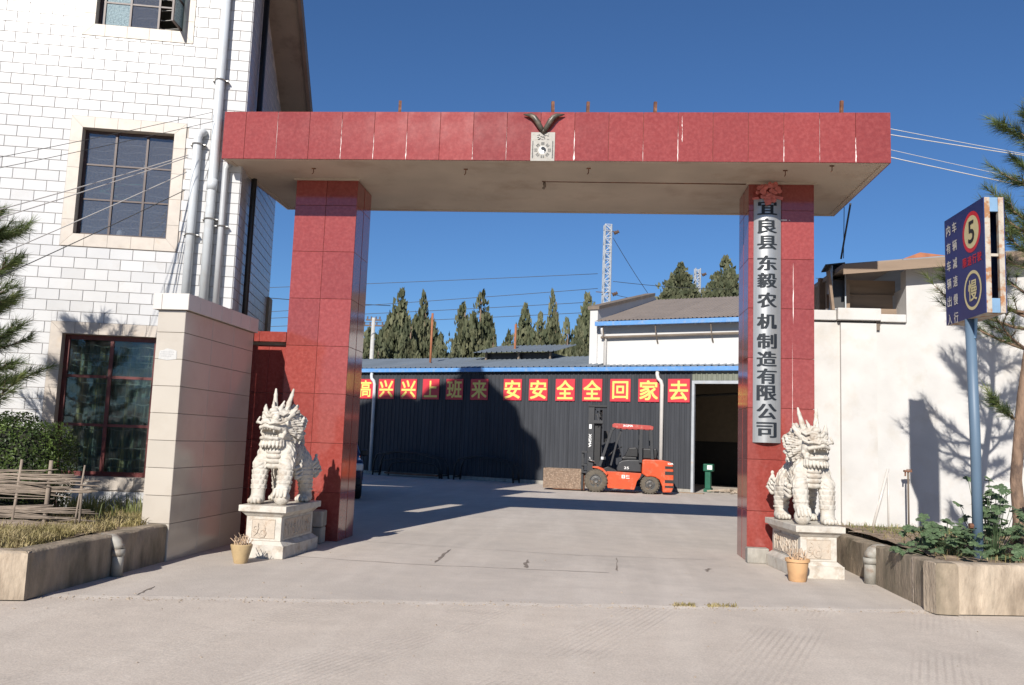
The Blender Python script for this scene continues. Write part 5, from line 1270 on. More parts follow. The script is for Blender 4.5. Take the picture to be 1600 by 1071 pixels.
# ------------------------------------------------------------------ conifers behind the workshop
def crown_mesh(seed, lean=0.0, dens=5200, slim=1.0):
    rnd = np.random.default_rng(seed); n = dens
    K = 11; ck = rnd.integers(0, K, n)                             # a crown of several upright spires, tallest in the middle
    cr = np.concatenate([[0], .06+.20*rnd.random(K-1)]); ca = rnd.random(K)*6.283; ctop = np.concatenate([[1.0], 1.0-.42*rnd.random(K-1)-.9*cr[1:]]); cbot = np.concatenate([[.0], .30*rnd.random(K-1)]); cw = .15+.13*rnd.random(K); cw[0] = .24
    t = rnd.random(n)**.9; th = rnd.random(n)*2*np.pi
    prof = np.sin(np.clip(t*.85+.15, 0, 1)*np.pi)**.8*(1-.35*t)+.015
    rr = cw[ck]*1.35*prof*(.25+.75*rnd.random(n)**.5)*(.8+.35*np.sin(th*3+ck+t*11))
    z = .02+cbot[ck]+(ctop[ck]-cbot[ck])*t*.98
    x = cr[ck]*np.cos(ca[ck])*(1-.25*t)+rr*np.cos(th)+lean*z*z; y = cr[ck]*np.sin(ca[ck])*(1-.25*t)+rr*np.sin(th)
    c = np.stack([x, y, z], 1)
    up = np.stack([np.cos(th)*.45+rnd.normal(0, .25, n), np.sin(th)*.45+rnd.normal(0, .25, n), np.ones(n)], 1); up /= np.linalg.norm(up, axis=1)[:, None]
    sd = np.cross(up, rnd.normal(0, 1, (n, 3))); sd /= np.linalg.norm(sd, axis=1)[:, None]
    L = (.045+.045*rnd.random(n))[:, None]*(1.1-.35*z)[:, None]; Wd = L*.30
    V = np.empty((n, 4, 3)); V[:, 0] = c-sd*Wd*.5; V[:, 1] = c+up*L*.35-sd*Wd*1.8*[1, 1, .35]; V[:, 2] = c+up*L; V[:, 3] = c+up*L*.35+sd*Wd*1.8*[1, 1, .35]
    V[:, 1, :] = c+up*L*.4-sd*Wd*1.6; V[:, 3, :] = c+up*L*.4+sd*Wd*1.6
    V[:, :, :2] *= slim
    m = bpy.data.meshes.new('crown'); m.from_pydata(V.reshape(-1, 3).tolist(), [], np.arange(n*4).reshape(-1, 4).tolist()); m.materials.append(MT['cypress']); m.update(); return m
crowns = [crown_mesh(s, ln) for s, ln in ((1, .06), (2, -.05), (3, .10), (4, 0), (5, -.08), (6, .04))]
bt = MB(); bt.tube([(0, 0, 0), (0, 0, .5), (.01, 0, .95)], [.02, .014, .003], 7); trunkm = bt.mesh('trunk', 'bark', True)
TREES = [(622, 458, 52, 46, 'tall leaning cypress, leftmost of the big ones behind the workshop'), (664, 462, 52, 34, 'tall narrow cypress just left of the rusty flue'), (641, 500, 50, 30, 'short cypress between the two tall left ones'),
         (689, 525, 50, 34, 'low bushy cypress right of the tall rusty flue'), (725, 477, 54, 44, 'broad cypress left of the roof ventilator'), (750, 458, 54, 46, 'tallest cypress directly above the roof ventilator'), (770, 515, 50, 30, 'small cypress on the right flank of the tallest one'),
         (792, 521, 50, 30, 'small dark cypress behind the short rusty flue'), (826, 480, 54, 38, 'rounded cypress right of the roof ventilator'), (844, 494, 52, 38, 'bushy cypress with blunt top, third left of the white hall'), (867, 459, 56, 26, 'slender spire shaped cypress standing alone'),
         (886, 501, 52, 30, 'small pointed cypress beside the slender spire'), (924, 464, 54, 46, 'large cypress against the corner of the white hall'), (905, 512, 50, 30, 'low cypress at the foot of the large one by the hall'),
         (571, 516, 52, 36, 'cypress half hidden by the left gate pillar'), (712, 532, 49, 30, 'low bush like cypress in the middle of the row'), (808, 528, 49, 26, 'lowest cypress in the row behind the ventilator'), (590, 540, 49, 26, 'dwarf cypress beside the utility pole')]
for k, (px, py, Y, wpx, lab) in enumerate(TREES):
    tip = at(px, py, Y); h_ = tip.z; sw = wpx/F_PX*(Y+12.8)*2.3
    T = empty('cypress_tree', (tip.x, Y, 0), 0, lab, 'tree', 'cypress row behind the workshop')
    base = h_*.25
    c = use('crown', crowns[k % 6], T, (0, 0, base), (0, 0, k*1.3), (sw, sw, h_-base)); use('trunk', trunkm, T, (0, 0, 0), (0, 0, 0), (h_, h_, h_))
for k, (px, py, Y, wpx, lab) in enumerate([(1064, 413, 75, 46, 'cypress rising behind the hall roof, left of the far tower'), (1047, 430, 74, 26, 'small cypress touching the taller one above the hall roof'), (1134, 404, 75, 44, 'cypress above the hall roof beside the right pillar'), (1104, 452, 74, 26, 'tiny cypress tip on the hall ridge by the far tower')]):
    tip = at(px, py, Y); h_ = tip.z; sw = wpx/F_PX*(Y+12.8)*2.2; lowz = at(px, 475, Y).z-3
    T = empty('cypress_tree', (tip.x, Y, 0), 0, lab, 'tree', 'cypresses behind the white hall')
    use('crown', crowns[(k+3) % 6], T, (0, 0, lowz), (0, 0, k*2.3), (sw, sw, h_-lowz)); use('trunk', trunkm, T, (0, 0, 0), (0, 0, 0), (h_, h_, h_))

# ------------------------------------------------------------------ lattice towers, pole, wires
def tower(px, ptop, Y, wpx, lab):
    tp = at(px, ptop, Y); h_ = tp.z; w_ = wpx/F_PX*(Y+12.8); T = empty('lattice_tower', (tp.x, Y, 0), R(10), lab, 'tower', 'lattice towers of the power line')
    b = MB(); q = w_/2
    for x in (-q, q):
        for y in (-q, q): b.bar((x*1.05, y*1.05, 0), (x*.9, y*.9, h_), .10)
    b.build('leg_frame', 'lattice', T); b = MB(); z = h_*.3; k = 0
    while z < h_-.2:
        z2 = min(z+w_*1.05, h_); s_ = 1 if k % 2 else -1
        for y in (-q, q): b.bar((-s_*q, y, z), (s_*q, y, z2), .055); b.bar((-q, y, z2), (q, y, z2), .05)
        for x in (-q, q): b.bar((x, -s_*q, z), (x, s_*q, z2), .055)
        z = z2; k += 1
    b.build('bracing', 'lattice', T)
    for dz in (.6, 5.9, 8.0, 8.9) if h_ > 19.5 else (.5,):
        b = MB(); b.lathe([(.001, -.25), (.16, -.2), (.1, -.1), (.18, 0), (.1, .1), (.16, .2), (.001, .25)], 10, Matrix.Translation((q+.45, 0, h_-dz)) @ Matrix.Rotation(R(60), 4, 'Y')); b.bar((-q-.6 if dz > 5 else 0, 0, h_-dz+.1), (q+.5, 0, h_-dz+.05), .06); b.build('insulator', 'ceramic', T, smooth=False)
    return tp
TPa = tower(950, 352, 60, 11, 'tall lattice tower rising behind the left corner of the white hall')
TPb = tower(1090, 420, 78, 8, 'small far lattice tower above the hall roof between cypresses')
up = at(584, 497, 47); UP = empty('utility_pole', (up.x, 47, 0), 0, 'short concrete utility pole with crossarms beside the left cypress', 'utility pole')
b = MB(); b.tube([(0, 0, 0), (0, 0, up.z)], [.2, .13], 10); b.build('shaft', 'polewood', UP, smooth=True)
for dz, w_ in ((.15, .55), (.55, .8)):
    b = MB(); b.box(-w_, w_, -.05, .05, up.z-dz-.05, up.z-dz+.05)
    for x in (-w_*.8, -w_*.3, w_*.3, w_*.8): b.tube([(x, 0, up.z-dz), (x, 0, up.z-dz+.25)], .05, 6)
    b.build('crossarm', 'ceramic', UP)
G_ = 'power lines behind the workshop'
for (a, c, Y0, Y1, lab, sg) in [((430, 446), (934, 428), 62, 60, 'highest power line running left from the tall lattice tower', .2), ((430, 482), (934, 451), 62, 60, 'second power line from the tall tower over the cypresses', .3), ((430, 462), (610, 478), 40, 46, 'power line sloping down to the left cypress top', .2),
                                ((430, 492), (930, 472), 58, 59, 'power line passing just above the roof ventilator cypress', .3), ((430, 505), (930, 488), 58, 59, 'lowest long power line threading the cypress row', .3), ((958, 372), (1012, 458), 60, 66, 'stay wire dropping from the tall tower to the hall roof', .1),
                                ((958, 440), (1160, 452), 60, 75, 'power line from the tall tower across the hall roof to the right', .2), ((958, 460), (1010, 468), 60, 62, 'short jumper wire beside the tall tower base', .1), ((1275, 435), (1330, 437), 60, 61, 'upper thin line seen right of the right pillar', .0), ((1275, 448), (1330, 450), 60, 61, 'lower thin line seen right of the right pillar', .0)]:
    p_, q_ = at(*a, Y0), at(*c, Y1)
    if a[0] == 430: p_ = p_+(p_-q_)*1.5
    cable(p_, q_, .024, 'wire', sg, 'power_line', lab, G_)
# ------------------------------------------------------------------ planters
def planter(P, front_dir, side_len, front_len, hc, hb, sgn, lab, m_side, m_front):
    """P = outer front corner; the side wall runs back (+y), the front wall runs along front_dir"""
    T = empty('planter', (P[0], P[1], 0), 0, lab, 'planter')
    th = .22; fd = Vector((front_dir[0], front_dir[1], 0)).normalized(); inn = Vector((-fd.y, fd.x, 0)) if sgn > 0 else Vector((fd.y, -fd.x, 0))
    if inn.y < 0: inn = -inn
    def wob(x, k): return .012*mnoise.noise((x*2.1, k, 0))+.007*mnoise.noise((x*7, k, 4))
    def wall(A_, dirv, inv, L, h0, h1, nm, m, n_=40):
        b = MB(); rows = []
        for i in range(n_+1):
            t = L*i/n_; h_ = h0+(h1-h0)*i/n_; c = Vector(A_)+dirv*t
            w1, w2, w3 = wob(t, 1), wob(t, 2), wob(t, 3)
            rows.append([c-inv*w1*.5, c-inv*(w1+w2)*.5+Vector((0, 0, h_*.5)), c+inv*(.0+w2*.4)+Vector((0, 0, h_-.022+w3*.5)), c+inv*(.022)+Vector((0, 0, h_+w3*.6)), c+inv*(th-.02)+Vector((0, 0, h_+w1*.5)), c+inv*th+Vector((0, 0, h_-.03)), c+inv*th])
        vs = [p for r_ in rows for p in r_]; k = 7
        fl = (dirv.cross(inv)).z < 0
        fs = [(i*k+j, (i+1)*k+j, (i+1)*k+j+1, i*k+j+1) for i in range(n_) for j in range(k-1)]
        fs += [tuple(range(k))[::-1], tuple(n_*k+j for j in range(k))]
        if fl: fs = [f[::-1] for f in fs]
        b.add(vs, fs); o = b.build(nm, m, T, sangle=45); return o
    sd = Vector((0, 1, 0)); inx = Vector((sgn, 0, 0))
    wall((0, 0, 0), sd, inx, side_len, hc, hb, 'side_wall', m_side)
    wall(Vector((sgn*.0, 0, 0))+fd*.0, fd, inn, front_len, hc-.004, hc-.02, 'front_wall', m_front, 70)
    b = MB(); n1, n2 = 40, 24; vs = []
    for i in range(n1+1):
        for j in range(n2+1):
            p = fd*(th+(front_len-th)*i/n1)+Vector((0, 1, 0))*(.15+(side_len+1.6)*j/n2); bump_ = .05*mnoise.noise((p.x*1.3, p.y*1.3, 0))+.02*mnoise.noise((p.x*5, p.y*5, 2))
            vs.append(p+Vector((sgn*.0, 0, hc-.05+.05*math.sin(min(1, j/8)*1.57)*(1 if j < 16 else .6)+bump_)))
    b.add(vs, [(i*(n2+1)+j, (i+1)*(n2+1)+j, (i+1)*(n2+1)+j+1, i*(n2+1)+j+1) if sgn > 0 else (i*(n2+1)+j, i*(n2+1)+j+1, (i+1)*(n2+1)+j+1, (i+1)*(n2+1)+j) for i in range(n1) for j in range(n2)])
    b.build('soil', 'soil', T, smooth=True); return T
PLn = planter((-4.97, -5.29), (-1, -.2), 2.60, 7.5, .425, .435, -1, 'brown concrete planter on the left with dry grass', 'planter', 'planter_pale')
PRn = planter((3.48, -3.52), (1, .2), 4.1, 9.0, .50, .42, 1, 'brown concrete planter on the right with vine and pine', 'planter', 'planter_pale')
b = MB(); z = 0; vs = []
for i in range(15): vs.append((-.0035-.0, .62+.018*mnoise.noise((i*.9, 2, 0))*(1), .01+i*.033))
b.tube(vs, .006, 5); b.build('crack', 'dirt', PRn)

def elbow_pipe(P, inx, zt, r, lab):
    T = empty('overflow_pipe', (P[0], P[1], 0), 0, lab, 'pipe'); b = MB()
    pts = [(inx*.16, 0, zt), (inx*.05, 0, zt)]+[(inx*.05-inx*.09*math.sin(R(a)), 0, zt-.09+.09*math.cos(R(a))) for a in (20, 45, 70, 90)]
    b.tube(pts, r, 18); b.build('elbow', 'pvcdirty', T, smooth=True)
    x = -inx*.04; b = MB(); b.tube([(x, 0, zt-.10), (x, 0, .0)], r*.94, 18); b.build('drop', 'pvcdirty', T, smooth=True)
    b = MB(); b.tube([(x, 0, zt-.16), (x, 0, zt-.09)], r*1.1, 18); b.build('collar', 'pvcdirty', T, smooth=True)
elbow_pipe((-4.955, -3.86, 0), -1, .375, .062, 'weathered plastic overflow pipe elbowing out of the left planter')
elbow_pipe((3.475, -1.60, 0), 1, .40, .078, 'weathered plastic overflow pipe elbowing out of the right planter')

# ------------------------------------------------------------------ white wall and low building on the right
WY = 1.2
RW = empty('white_wall', (3.0, WY, 0), 0, 'whitewashed boundary wall with pilaster and coping right of the gate', 'wall')
def X_(x): return x-3.0
b = MB(); b.box(X_(3.05), X_(4.88), 0, .24, 0, 3.62); b.build('wall_panel', 'whitewall', RW)
b = MB(); b.box(X_(3.86), X_(4.40), -.07, -.001, 0, 3.60); b.build('pilaster', 'whitewall', RW)
for x0, x1, y0, z0, z1 in ((3.05, 3.80, -.06, 3.64, 3.80), (3.80, 4.46, -.13, 3.64, 3.83), (4.46, 4.86, -.06, 3.63, 3.755)):
    b = MB(); b.box(X_(x0)+.002, X_(x1)-.002, y0, .30, z0, z1); b.build('coping', 'whitewall', RW, bevel=.012)
b = MB(); b.box(X_(4.40), X_(4.46), -.05, -.001, 3.5, 3.639); b.build('drip_block', 'coping', RW)
b = MB(); b.tube([(X_(4.28), -.09, .35), (X_(4.56), -.03, 1.35)], .022, 8); b.tube([(X_(4.56), -.03, 1.35), (X_(4.56), -.03, .3)], .012, 8); tag_ = b.build('leaning_conduit', 'capwhite', RW, smooth=True)
LB = empty('white_shed', (4.88, WY, 0), 0, 'low white building with sloping sheet roof right of the gate', 'building')
b = MB(); zl, zr = 4.48, 5.22
b.prism([(0, 0), (7.5, 0), (7.5, zr), (0, zl)], 0, .24); b.build('front_wall', 'whitewall', LB)
# open bay above the boundary wall: side wall, boarded back, roof edge
b = MB(); b.box(.0, .22, .241, 4.0, 0, 4.2); b.build('bay_side_wall', 'whitewall', LB)
for k, (z0, z1) in enumerate(((3.3, 3.92), (3.925, 4.16), (4.165, 4.40))):
    b = MB(); b.box(-1.05, -.005, .45+.05*k, .49+.05*k, z0, z1); b.build('plywood_board', 'board', LB, (0, 0, 0), (0, R((.2, -.5, .3)[k]), 0))
b = MB(); b.box(-1.1, -1.0, .9, 1.0, 0, 4.5); b.box(-.86, -.78, .28, .36, 3.5, 4.36); b.build('post', 'board', LB)
def roofq(x0, x1, m, nm, y0=-.32, y1=4.2):
    b = MB(); f = lambda x: 4.42+(x+1.05)*.10; n_ = 12; vs = []
    b.add([(x0, y0, f(x0)), (x1, y0, f(x1)), (x1, y1, f(x1)), (x0, y1, f(x0)), (x0, y0, f(x0)+.07), (x1, y0, f(x1)+.07), (x1, y1, f(x1)+.07), (x0, y1, f(x0)+.07)], [(0, 3, 2, 1), (4, 5, 6, 7), (0, 1, 5, 4), (1, 2, 6, 5), (2, 3, 7, 6), (3, 0, 4, 7)]); b.build(nm, m, LB)
x = -1.05; k = 0
while x < 7.4: roofq(x, x+.9-.006, 'tin' if k % 3 else 'roofbrown', 'roof_sheet'); x += .9; k += 1
b = MB(); f = lambda x: 4.42+(x+1.05)*.10
b.add([(-1.05, -.34, f(-1.05)-.10), (7.5, -.34, f(7.5)-.10), (7.5, -.322, f(7.5)-.10), (-1.05, -.322, f(-1.05)-.10), (-1.05, -.34, f(-1.05)+.05), (7.5, -.34, f(7.5)+.05), (7.5, -.322, f(7.5)+.05), (-1.05, -.322, f(-1.05)+.05)], [(0, 3, 2, 1), (4, 5, 6, 7), (0, 1, 5, 4), (1, 2, 6, 5), (2, 3, 7, 6), (3, 0, 4, 7)]); b.build('fascia', 'board', LB)
b = MB(); b.add([(-.15, -.30, f(-.15)+.075), (.5, -.30, f(.5)+.075), (.12, -.28, f(.12)+.16), (-.1, .3, f(-.1)+.12)], [(0, 1, 2), (0, 2, 3)]); b.build('loose_sheet', 'rustpole', LB)
DK = empty('sheet_metal_duct', (3.93, WY+.35, 3.84), R(-8), 'dark bent sheet metal duct standing on the white wall coping', 'duct')
b = MB(); b.box(-.12, .10, -.22, .3, 0, .02); b.box(-.12, -.10, -.22, .3, .021, .72); b.box(.08, .10, -.22, .3, .021, .70); b.box(-.099, .079, .28, .3, .021, .7); b.build('casing', 'tin', DK)
b = MB(); b.box(-.14, .16, -.25, .32, .73, .75); b.build('lid', 'black', DK, rot=(0, R(-6), 0)); b = MB(); b.box(-.099, .079, -.1, -.08, .02, .5); b.build('baffle', 'black', DK)
b = MB(); b.box(-.02, .02, -.10, .0, 0, .62); tag(b.build('wood_offcut', 'board', None, (3.78, WY+.14, 3.832), (R(6), R(-8), 0)), 'pale board leaning against the dark metal duct', 'board')
b = MB(); b.tube([(0, 0, .30), (0, 0, 1.32), (0, -.0, 1.335)], .014, 8); o = tag(empty('standpipe', (4.77, WY-.28, 0), 0, 'thin metal standpipe with tap before the white wall', 'standpipe')); b.build('pipe', 'coping', o, smooth=True)
b = MB(); b.box(-.06, .05, -.03, .03, 1.32, 1.35); b.tube([(-.04, 0, 1.32), (-.045, -.01, 1.26)], .012, 6); b.box(-.02, .06, -.012, .012, 1.355, 1.365); b.build('tap', 'rust', o)
# cables from the beam to the shed and off to the right
for i, (a, c, r_, m_, lab) in enumerate([(at(1329, 318, 1.6), at(1314, 405, 1.75), .016, 'wire', 'thick dark cable hanging from the beam end to the duct'), (at(1319, 324, 1.7), at(1318, 404, 1.75), .006, 'wire', 'thin dark wire hanging beside the thick cable at the beam end')]):
    cable(a, c, r_, m_, .0, 'hanging_cable', lab)
for (a, c, r_, lab) in [((1392, 197), (1640, 240), .005, 'uppermost pale wire leaving the right end of the beam'), ((1392, 207), (1640, 241), .007, 'second pale wire leaving the right end of the beam'), ((1392, 229), (1640, 281), .004, 'third thin wire leaving the right end of the beam'), ((1392, 241), (1640, 291), .007, 'lowest pale wire leaving the right end of the beam')]:
    p0 = at(*a, -.4); p0.x = min(p0.x, 3.93); e_ = at(*c, -.2); cable(p0, p0+(e_-p0)*5, r_, 'wirepale', .12, 'beam_wire', lab, 'wires leaving the beam to the right')

# ------------------------------------------------------------------ speed sign
SG = empty('speed_sign', (4.26, -2.65, .40), 0, 'double-sided blue speed limit box sign on a pale blue pole', 'sign')
b = MB(); b.tube([(0, 0, 0), (-.005, 0, 1.4), (-.03, 0, 2.72)], .055, 20); b.build('pole', 'polemat', SG, smooth=True)
zs0, zs1 = 2.715, 3.985; x0, x1 = -.08, .135; y0, y1 = -.52, .53
b = MB(); b.box(x0, x0+.008, y0, y1, zs0, zs1); b.build('face', 'signblue', SG); b = MB(); b.box(x1-.008, x1, y0, y1, zs0, zs1); b.build('face', 'signblue', SG)
fw = .055
for xx in (x0+.0085, x1-.0085-fw):
    for yy in (y0, y1-.05):
        b = MB(); b.box(xx, xx+fw, yy-.002, yy+.05, zs0+.001, zs1-.001); b.build('frame_post', 'signframe', SG)
for zz in (zs0, zs1-.20 if False else zs1-.16):
    for yy in (y0+.004, y1-.05): b = MB(); b.box(x0+.065, x1-.065, yy, yy+.03, zz+.002, zz+.158); b.build('frame_plate', 'signinner', SG)
for q_ in ((x0+.0085, x1-.0085, y0+.051, y1-.051, zs0, zs0+.03), (x0+.0085, x1-.0085, y0+.051, y1-.051, zs1-.03, zs1), (x0+.064, x1-.064, y0+.02, y0+.05, zs0+.62, zs0+.65)):
    b = MB(); b.box(*q_); b.build('frame_rail', 'signframe', SG)
b = MB(); b.prism([(-.06, -.22), (.06, -.22), (.16, 0), (-.10, 0)], -.012, .012, Matrix.Translation((0, 0, zs0)) @ Matrix.Rotation(R(90), 4, 'Z')); b.build('gusset', 'signinner', SG)
FC = empty('sign_front', (x0-.001, (y0+y1)/2, zs0), R(-90), parent=SG)          # local x runs from the far edge to the near edge
FC.rotation_euler = (0, 0, R(-90))
def sgl(ch, x, z, w_, h_, m='signtext', bold=.012, y=-.0016): glyph('lettering', ch, (w_, h_), m, FC, (x, y, z), bold=bold)
HS = zs1-zs0
for k, ch in enumerate('车辆减速慢行'): sgl(ch, -.235, HS*(.885-.168*k), .115, .125)
for k, ch in enumerate('内有车辆出入'): sgl(ch, -.41, HS*(.885-.168*k), .115, .125)
def ringd(nm, cx, cz_, r_, m, y, r_in=None):
    b = MB(); n_ = 48
    if r_in is None: b.add([(x, y, z) for x, z in arc(cx, cz_, r_, 0, 352.5, 47)], [tuple(range(48))])
    else: b.add([(x, y, z) for x, z in arc(cx, cz_, r_, 0, 352.5, 47)]+[(x, y, z) for x, z in arc(cx, cz_, r_in, 0, 352.5, 47)], [(i, (i+1) % 48, 48+(i+1) % 48, 48+i) for i in range(48)])
    b.build(nm, m, FC)
ringd('speed_ring', .215, HS*.755, .232, 'signred', -.0012); ringd('speed_disc', .215, HS*.755, .185, 'signyel', -.0018)
sgl('5', .215, HS*.755, .15, .245, 'signink', .02, -.0026)
for k, ch in enumerate('限速行驶'): sgl(ch, .03+.125*k, HS*.505, .10, .105, 'signred', .014)
ringd('slow_ring', .215, HS*.235, .222, 'signyel', -.0014, .187); sgl('慢', .215, HS*.235, .215, .235, 'signyel', .012)
b = MB(); b.lathe([(.001, 0), (.03, 0), (.03, .05), (.001, .05)], 8, Matrix.Translation((-.09, .0, .42)) @ Matrix.Rotation(R(90), 4, 'Y')); b.build('bolt', 'rust', SG)

# ------------------------------------------------------------------ pines
def needles(b, p, d, n_, L, spread, w_=.0032):
    d = d.normalized(); a = d.orthogonal().normalized(); c = d.cross(a)
    for k in range(n_):
        t = random.random(); base = p+d*(t*L*.9); th = random.uniform(0, 6.283); sp = spread*random.uniform(.55, 1.15)
        nd = (d*math.cos(sp)+(a*math.cos(th)+c*math.sin(th))*math.sin(sp)).normalized(); ln = L*random.uniform(.65, 1.1)
        e = base+nd*ln; e.z -= .12*ln; s_ = nd.cross(Vector((random.gauss(0, 1), random.gauss(0, 1), random.gauss(0, 1)))).normalized()*w_
        b.add([base-s_, base+s_, e], [(0, 1, 2)])
def pine(loc, path, radii, branches, lab, nn=46, L=.19, grp=None):
    T = empty('pine_tree', loc, 0, lab, 'tree', grp); b = MB(); b.tube(path, radii, 12); b.build('trunk', 'bark', T, smooth=True)
    lim = MB(); nd = MB(); nf = MB()
    for (z, ang, ln, up) in branches:
        k = 0
        while k < len(path)-2 and path[k+1][2] < z: k += 1
        p0 = Vector(path[k]).lerp(Vector(path[k+1]), (z-path[k][2])/max(path[k+1][2]-path[k][2], 1e-3))
        d = Vector((math.cos(R(ang)), math.sin(R(ang)), up)).normalized(); pts = [p0]; q = p0.copy(); dd = d.copy(); ns = 6
        for i in range(ns):
            q = q+dd*ln/ns; dd = (dd+Vector((random.gauss(0, .1), random.gauss(0, .1), .10+random.gauss(0, .05)))).normalized(); pts.append(q.copy())
        lim.tube(pts, [.022*(1-.13*i)*min(1, ln+.3) for i in range(ns+1)], 6)
        for i in range(2, ns+1):
            fr = nf if (i == ns and random.random() < .4) else nd
            needles(fr, pts[i-1], pts[i]-pts[i-1], nn, L, .75)
            for s_ in (-1, 1):
                if random.random() < .62:
                    sdv = (pts[i]-pts[i-1]).cross(Vector((0, 0, 1))).normalized()*s_; tdir = ((pts[i]-pts[i-1]).normalized()+sdv*random.uniform(.5, 1.1)+Vector((0, 0, random.uniform(0, .5)))).normalized()
                    tl = ln*random.uniform(.14, .3); e = pts[i-1]+tdir*tl; lim.tube([pts[i-1], e], [.008, .005], 5); needles(nd, e-tdir*.08, tdir, nn, L, .7); needles(nd if random.random() < .7 else nf, pts[i-1]+tdir*tl*.45, tdir, nn//2, L, .8)
        needles(nf if random.random() < .35 else nd, pts[-1], dd, nn, L, .55)
    tag(lim.build('limbs', 'bark', T, smooth=True), kind='stuff'); nd.build('crown', 'needle', T)
    if nf.f: nf.build('fresh_shoots', 'needle_fresh', T)
    return T
random.seed(21)
br = []
for k in range(24):
    z = 2.4+2.9*k/23+random.uniform(-.05, .05); br.append((z, k*137.5+random.uniform(-20, 20), (1.0-.72*max(0, (z-2.3)/3.0))*random.uniform(.7, 1.1)+.12, random.uniform(.25, .6)))
br += [(1.6, 175, .4, .6), (2.75, 192, 1.35, .10), (2.95, 185, 1.2, .15), (2.5, 215, .8, .2), (4.0, 182, .5, .7), (3.6, 190, .62, .5), (5.25, 90, .3, 2.5), (5.3, 200, .25, 2.2)]
pine((5.16, -1.55, .42), [(0, 0, 0), (.05, .0, .4), (.02, 0, .9), (.12, 0, 1.9), (.26, 0, 2.8), (.38, 0, 3.6), (.42, 0, 4.5), (.36, 0, 5.4)], [.085, .075, .066, .058, .05, .04, .027, .012], br, 'young pine tree with leaning trunk beside the speed sign', 40)
random.seed(33)
brl = []
for k in range(26):
    z = 1.2+2.5*k/25; brl.append((z, k*137.5, (.92-.66*max(0, (z-1.6)/2.4))*random.uniform(.75, 1.1), random.uniform(.15, .5)))
brl += [(3.25, 15, .66, .25), (3.35, -8, .55, .1), (2.9, 5, .66, .0), (2.5, 20, .55, .05), (1.75, 10, .58, -.02), (1.5, 30, .5, 0), (2.0, 60, .8, .1), (2.4, 75, .7, .1)]
pine((-7.62, -3.05, .38), [(0, 0, 0), (.02, 0, 1.5), (-.02, 0, 2.8), (.0, 0, 3.9)], [.09, .07, .05, .012], brl, 'dark pine tree at the left edge in front of the office', 54)

# ------------------------------------------------------------------ vine with lobed leaves round the sign pole
def lobed(seed):
    rnd = random.Random(seed); n_ = 30; pts = []
    for i in range(n_):
        a = 2*math.pi*i/n_; lob = .62+.30*abs(math.cos(2.5*(a)))**.8+.06*math.cos(15*a); r_ = lob*(1-.35*max(0, math.cos(a-math.pi))**4)
        x, y = r_*math.cos(a), r_*math.sin(a); pts.append((x, y, .16*(x*x+y*y)*(-1)+.07*math.sin(3*a+seed)+rnd.uniform(-.03, .03)))
    b = MB(); b.add([(0, 0, .05)]+pts, [(0, i+1, (i+1) % n_+1) for i in range(n_)]); return b.mesh('leaf', 'vine')
leafs = [lobed(s_) for s_ in (1, 2, 3)]
random.seed(5)
def vine(loc, spots, lab):
    T = empty('vine_plant', loc, 0, lab, 'plant', 'lobed leaf vines in the right planter'); st = MB()
    for (x, y, z, r_) in spots:
        tilt = random.uniform(.1, .95); az_ = random.gauss(-1.7, .9)
        o = use('leaf', leafs[random.randrange(3)], T, (x, y, z), (0, 0, 0), (r_, r_, r_)); nrm = Vector((math.cos(az_)*tilt, math.sin(az_)*tilt, 1)).normalized()
        o.rotation_euler = (nrm.to_track_quat('Z', 'Y') @ Matrix.Rotation(random.uniform(0, 6.28), 3, 'Z').to_quaternion()).to_euler()
        st.tube([(x, y, z), (x*.8, y*.8+.02, z*.72), (x*.45, y*.45+.02, z*.3), (x*.35, y*.35, .0)], .0032, 5)
    tag(st.build('stems', 'vine', T, smooth=True), kind='stuff')
def sp(n_, cx, cy, sx, sy, hmax, r0, r1):
    out = []
    for _ in range(n_):
        x, y = random.gauss(0, sx), random.gauss(0, sy); x = max(-2.1*sx, min(2.1*sx, x)); y = max(-2*sy, min(2*sy, y))
        q = max(0, 1-(x/(2.2*sx))**2); out.append((cx+x, cy+y, .05+hmax*q*random.uniform(.25, 1), random.uniform(r0, r1)))
    return out
vine((4.0, -2.55, .44), sp(115, 0, -.02, .26, .28, .36, .05, .09), 'low mound of lobed vine leaves left of the sign pole')
vine((4.5, -2.45, .46), sp(95, .05, .05, .17, .25, .85, .055, .095), 'tall clump of vine leaves between sign pole and pine trunk')
vine((5.15, -2.5, .46), sp(90, .05, 0, .35, .3, .62, .055, .095), 'spreading vine leaves right of the pine trunk')
vine((3.80, -2.3, .43), [(-.02, -.02, .42, .075), (.03, .02, .46, .07), (.07, -.03, .38, .08), (-.04, 0, .3, .085), (.1, 0, .33, .06), (.02, -.03, .22, .08)], 'single upright vine shoot at the left end of the vines')

# ------------------------------------------------------------------ dry grass and twigs
def blades(name, lab, pts, h0, h1, m='grass', cat='grass', lean=.5, w_=.006):
    b = MB()
    for (x, y, z) in pts:
        h_ = random.uniform(h0, h1); a = random.uniform(0, 6.28); l_ = abs(random.gauss(0, lean)); dx, dy = math.cos(a)*l_*h_, math.sin(a)*l_*h_; s_ = Vector((-math.sin(a), math.cos(a), 0))*w_*random.uniform(.6, 1.2)
        p = Vector((x, y, z)); q = p+Vector((dx*.35, dy*.35, h_*.6)); e = p+Vector((dx, dy, h_*random.uniform(.7, 1)))
        b.add([p-s_, p+s_, q+s_*.8, q-s_*.8, e], [(0, 1, 2, 3), (3, 2, 4)])
    return tag(b.build(name, m), lab, cat, kind='stuff')
def lf_pts(n_, f):
    out = []
    while len(out) < n_:
        p = f()
        if mnoise.noise((p[0]*1.7, p[1]*1.7, 0))+random.uniform(-.3, .6) > 0: out.append(p)
    return out
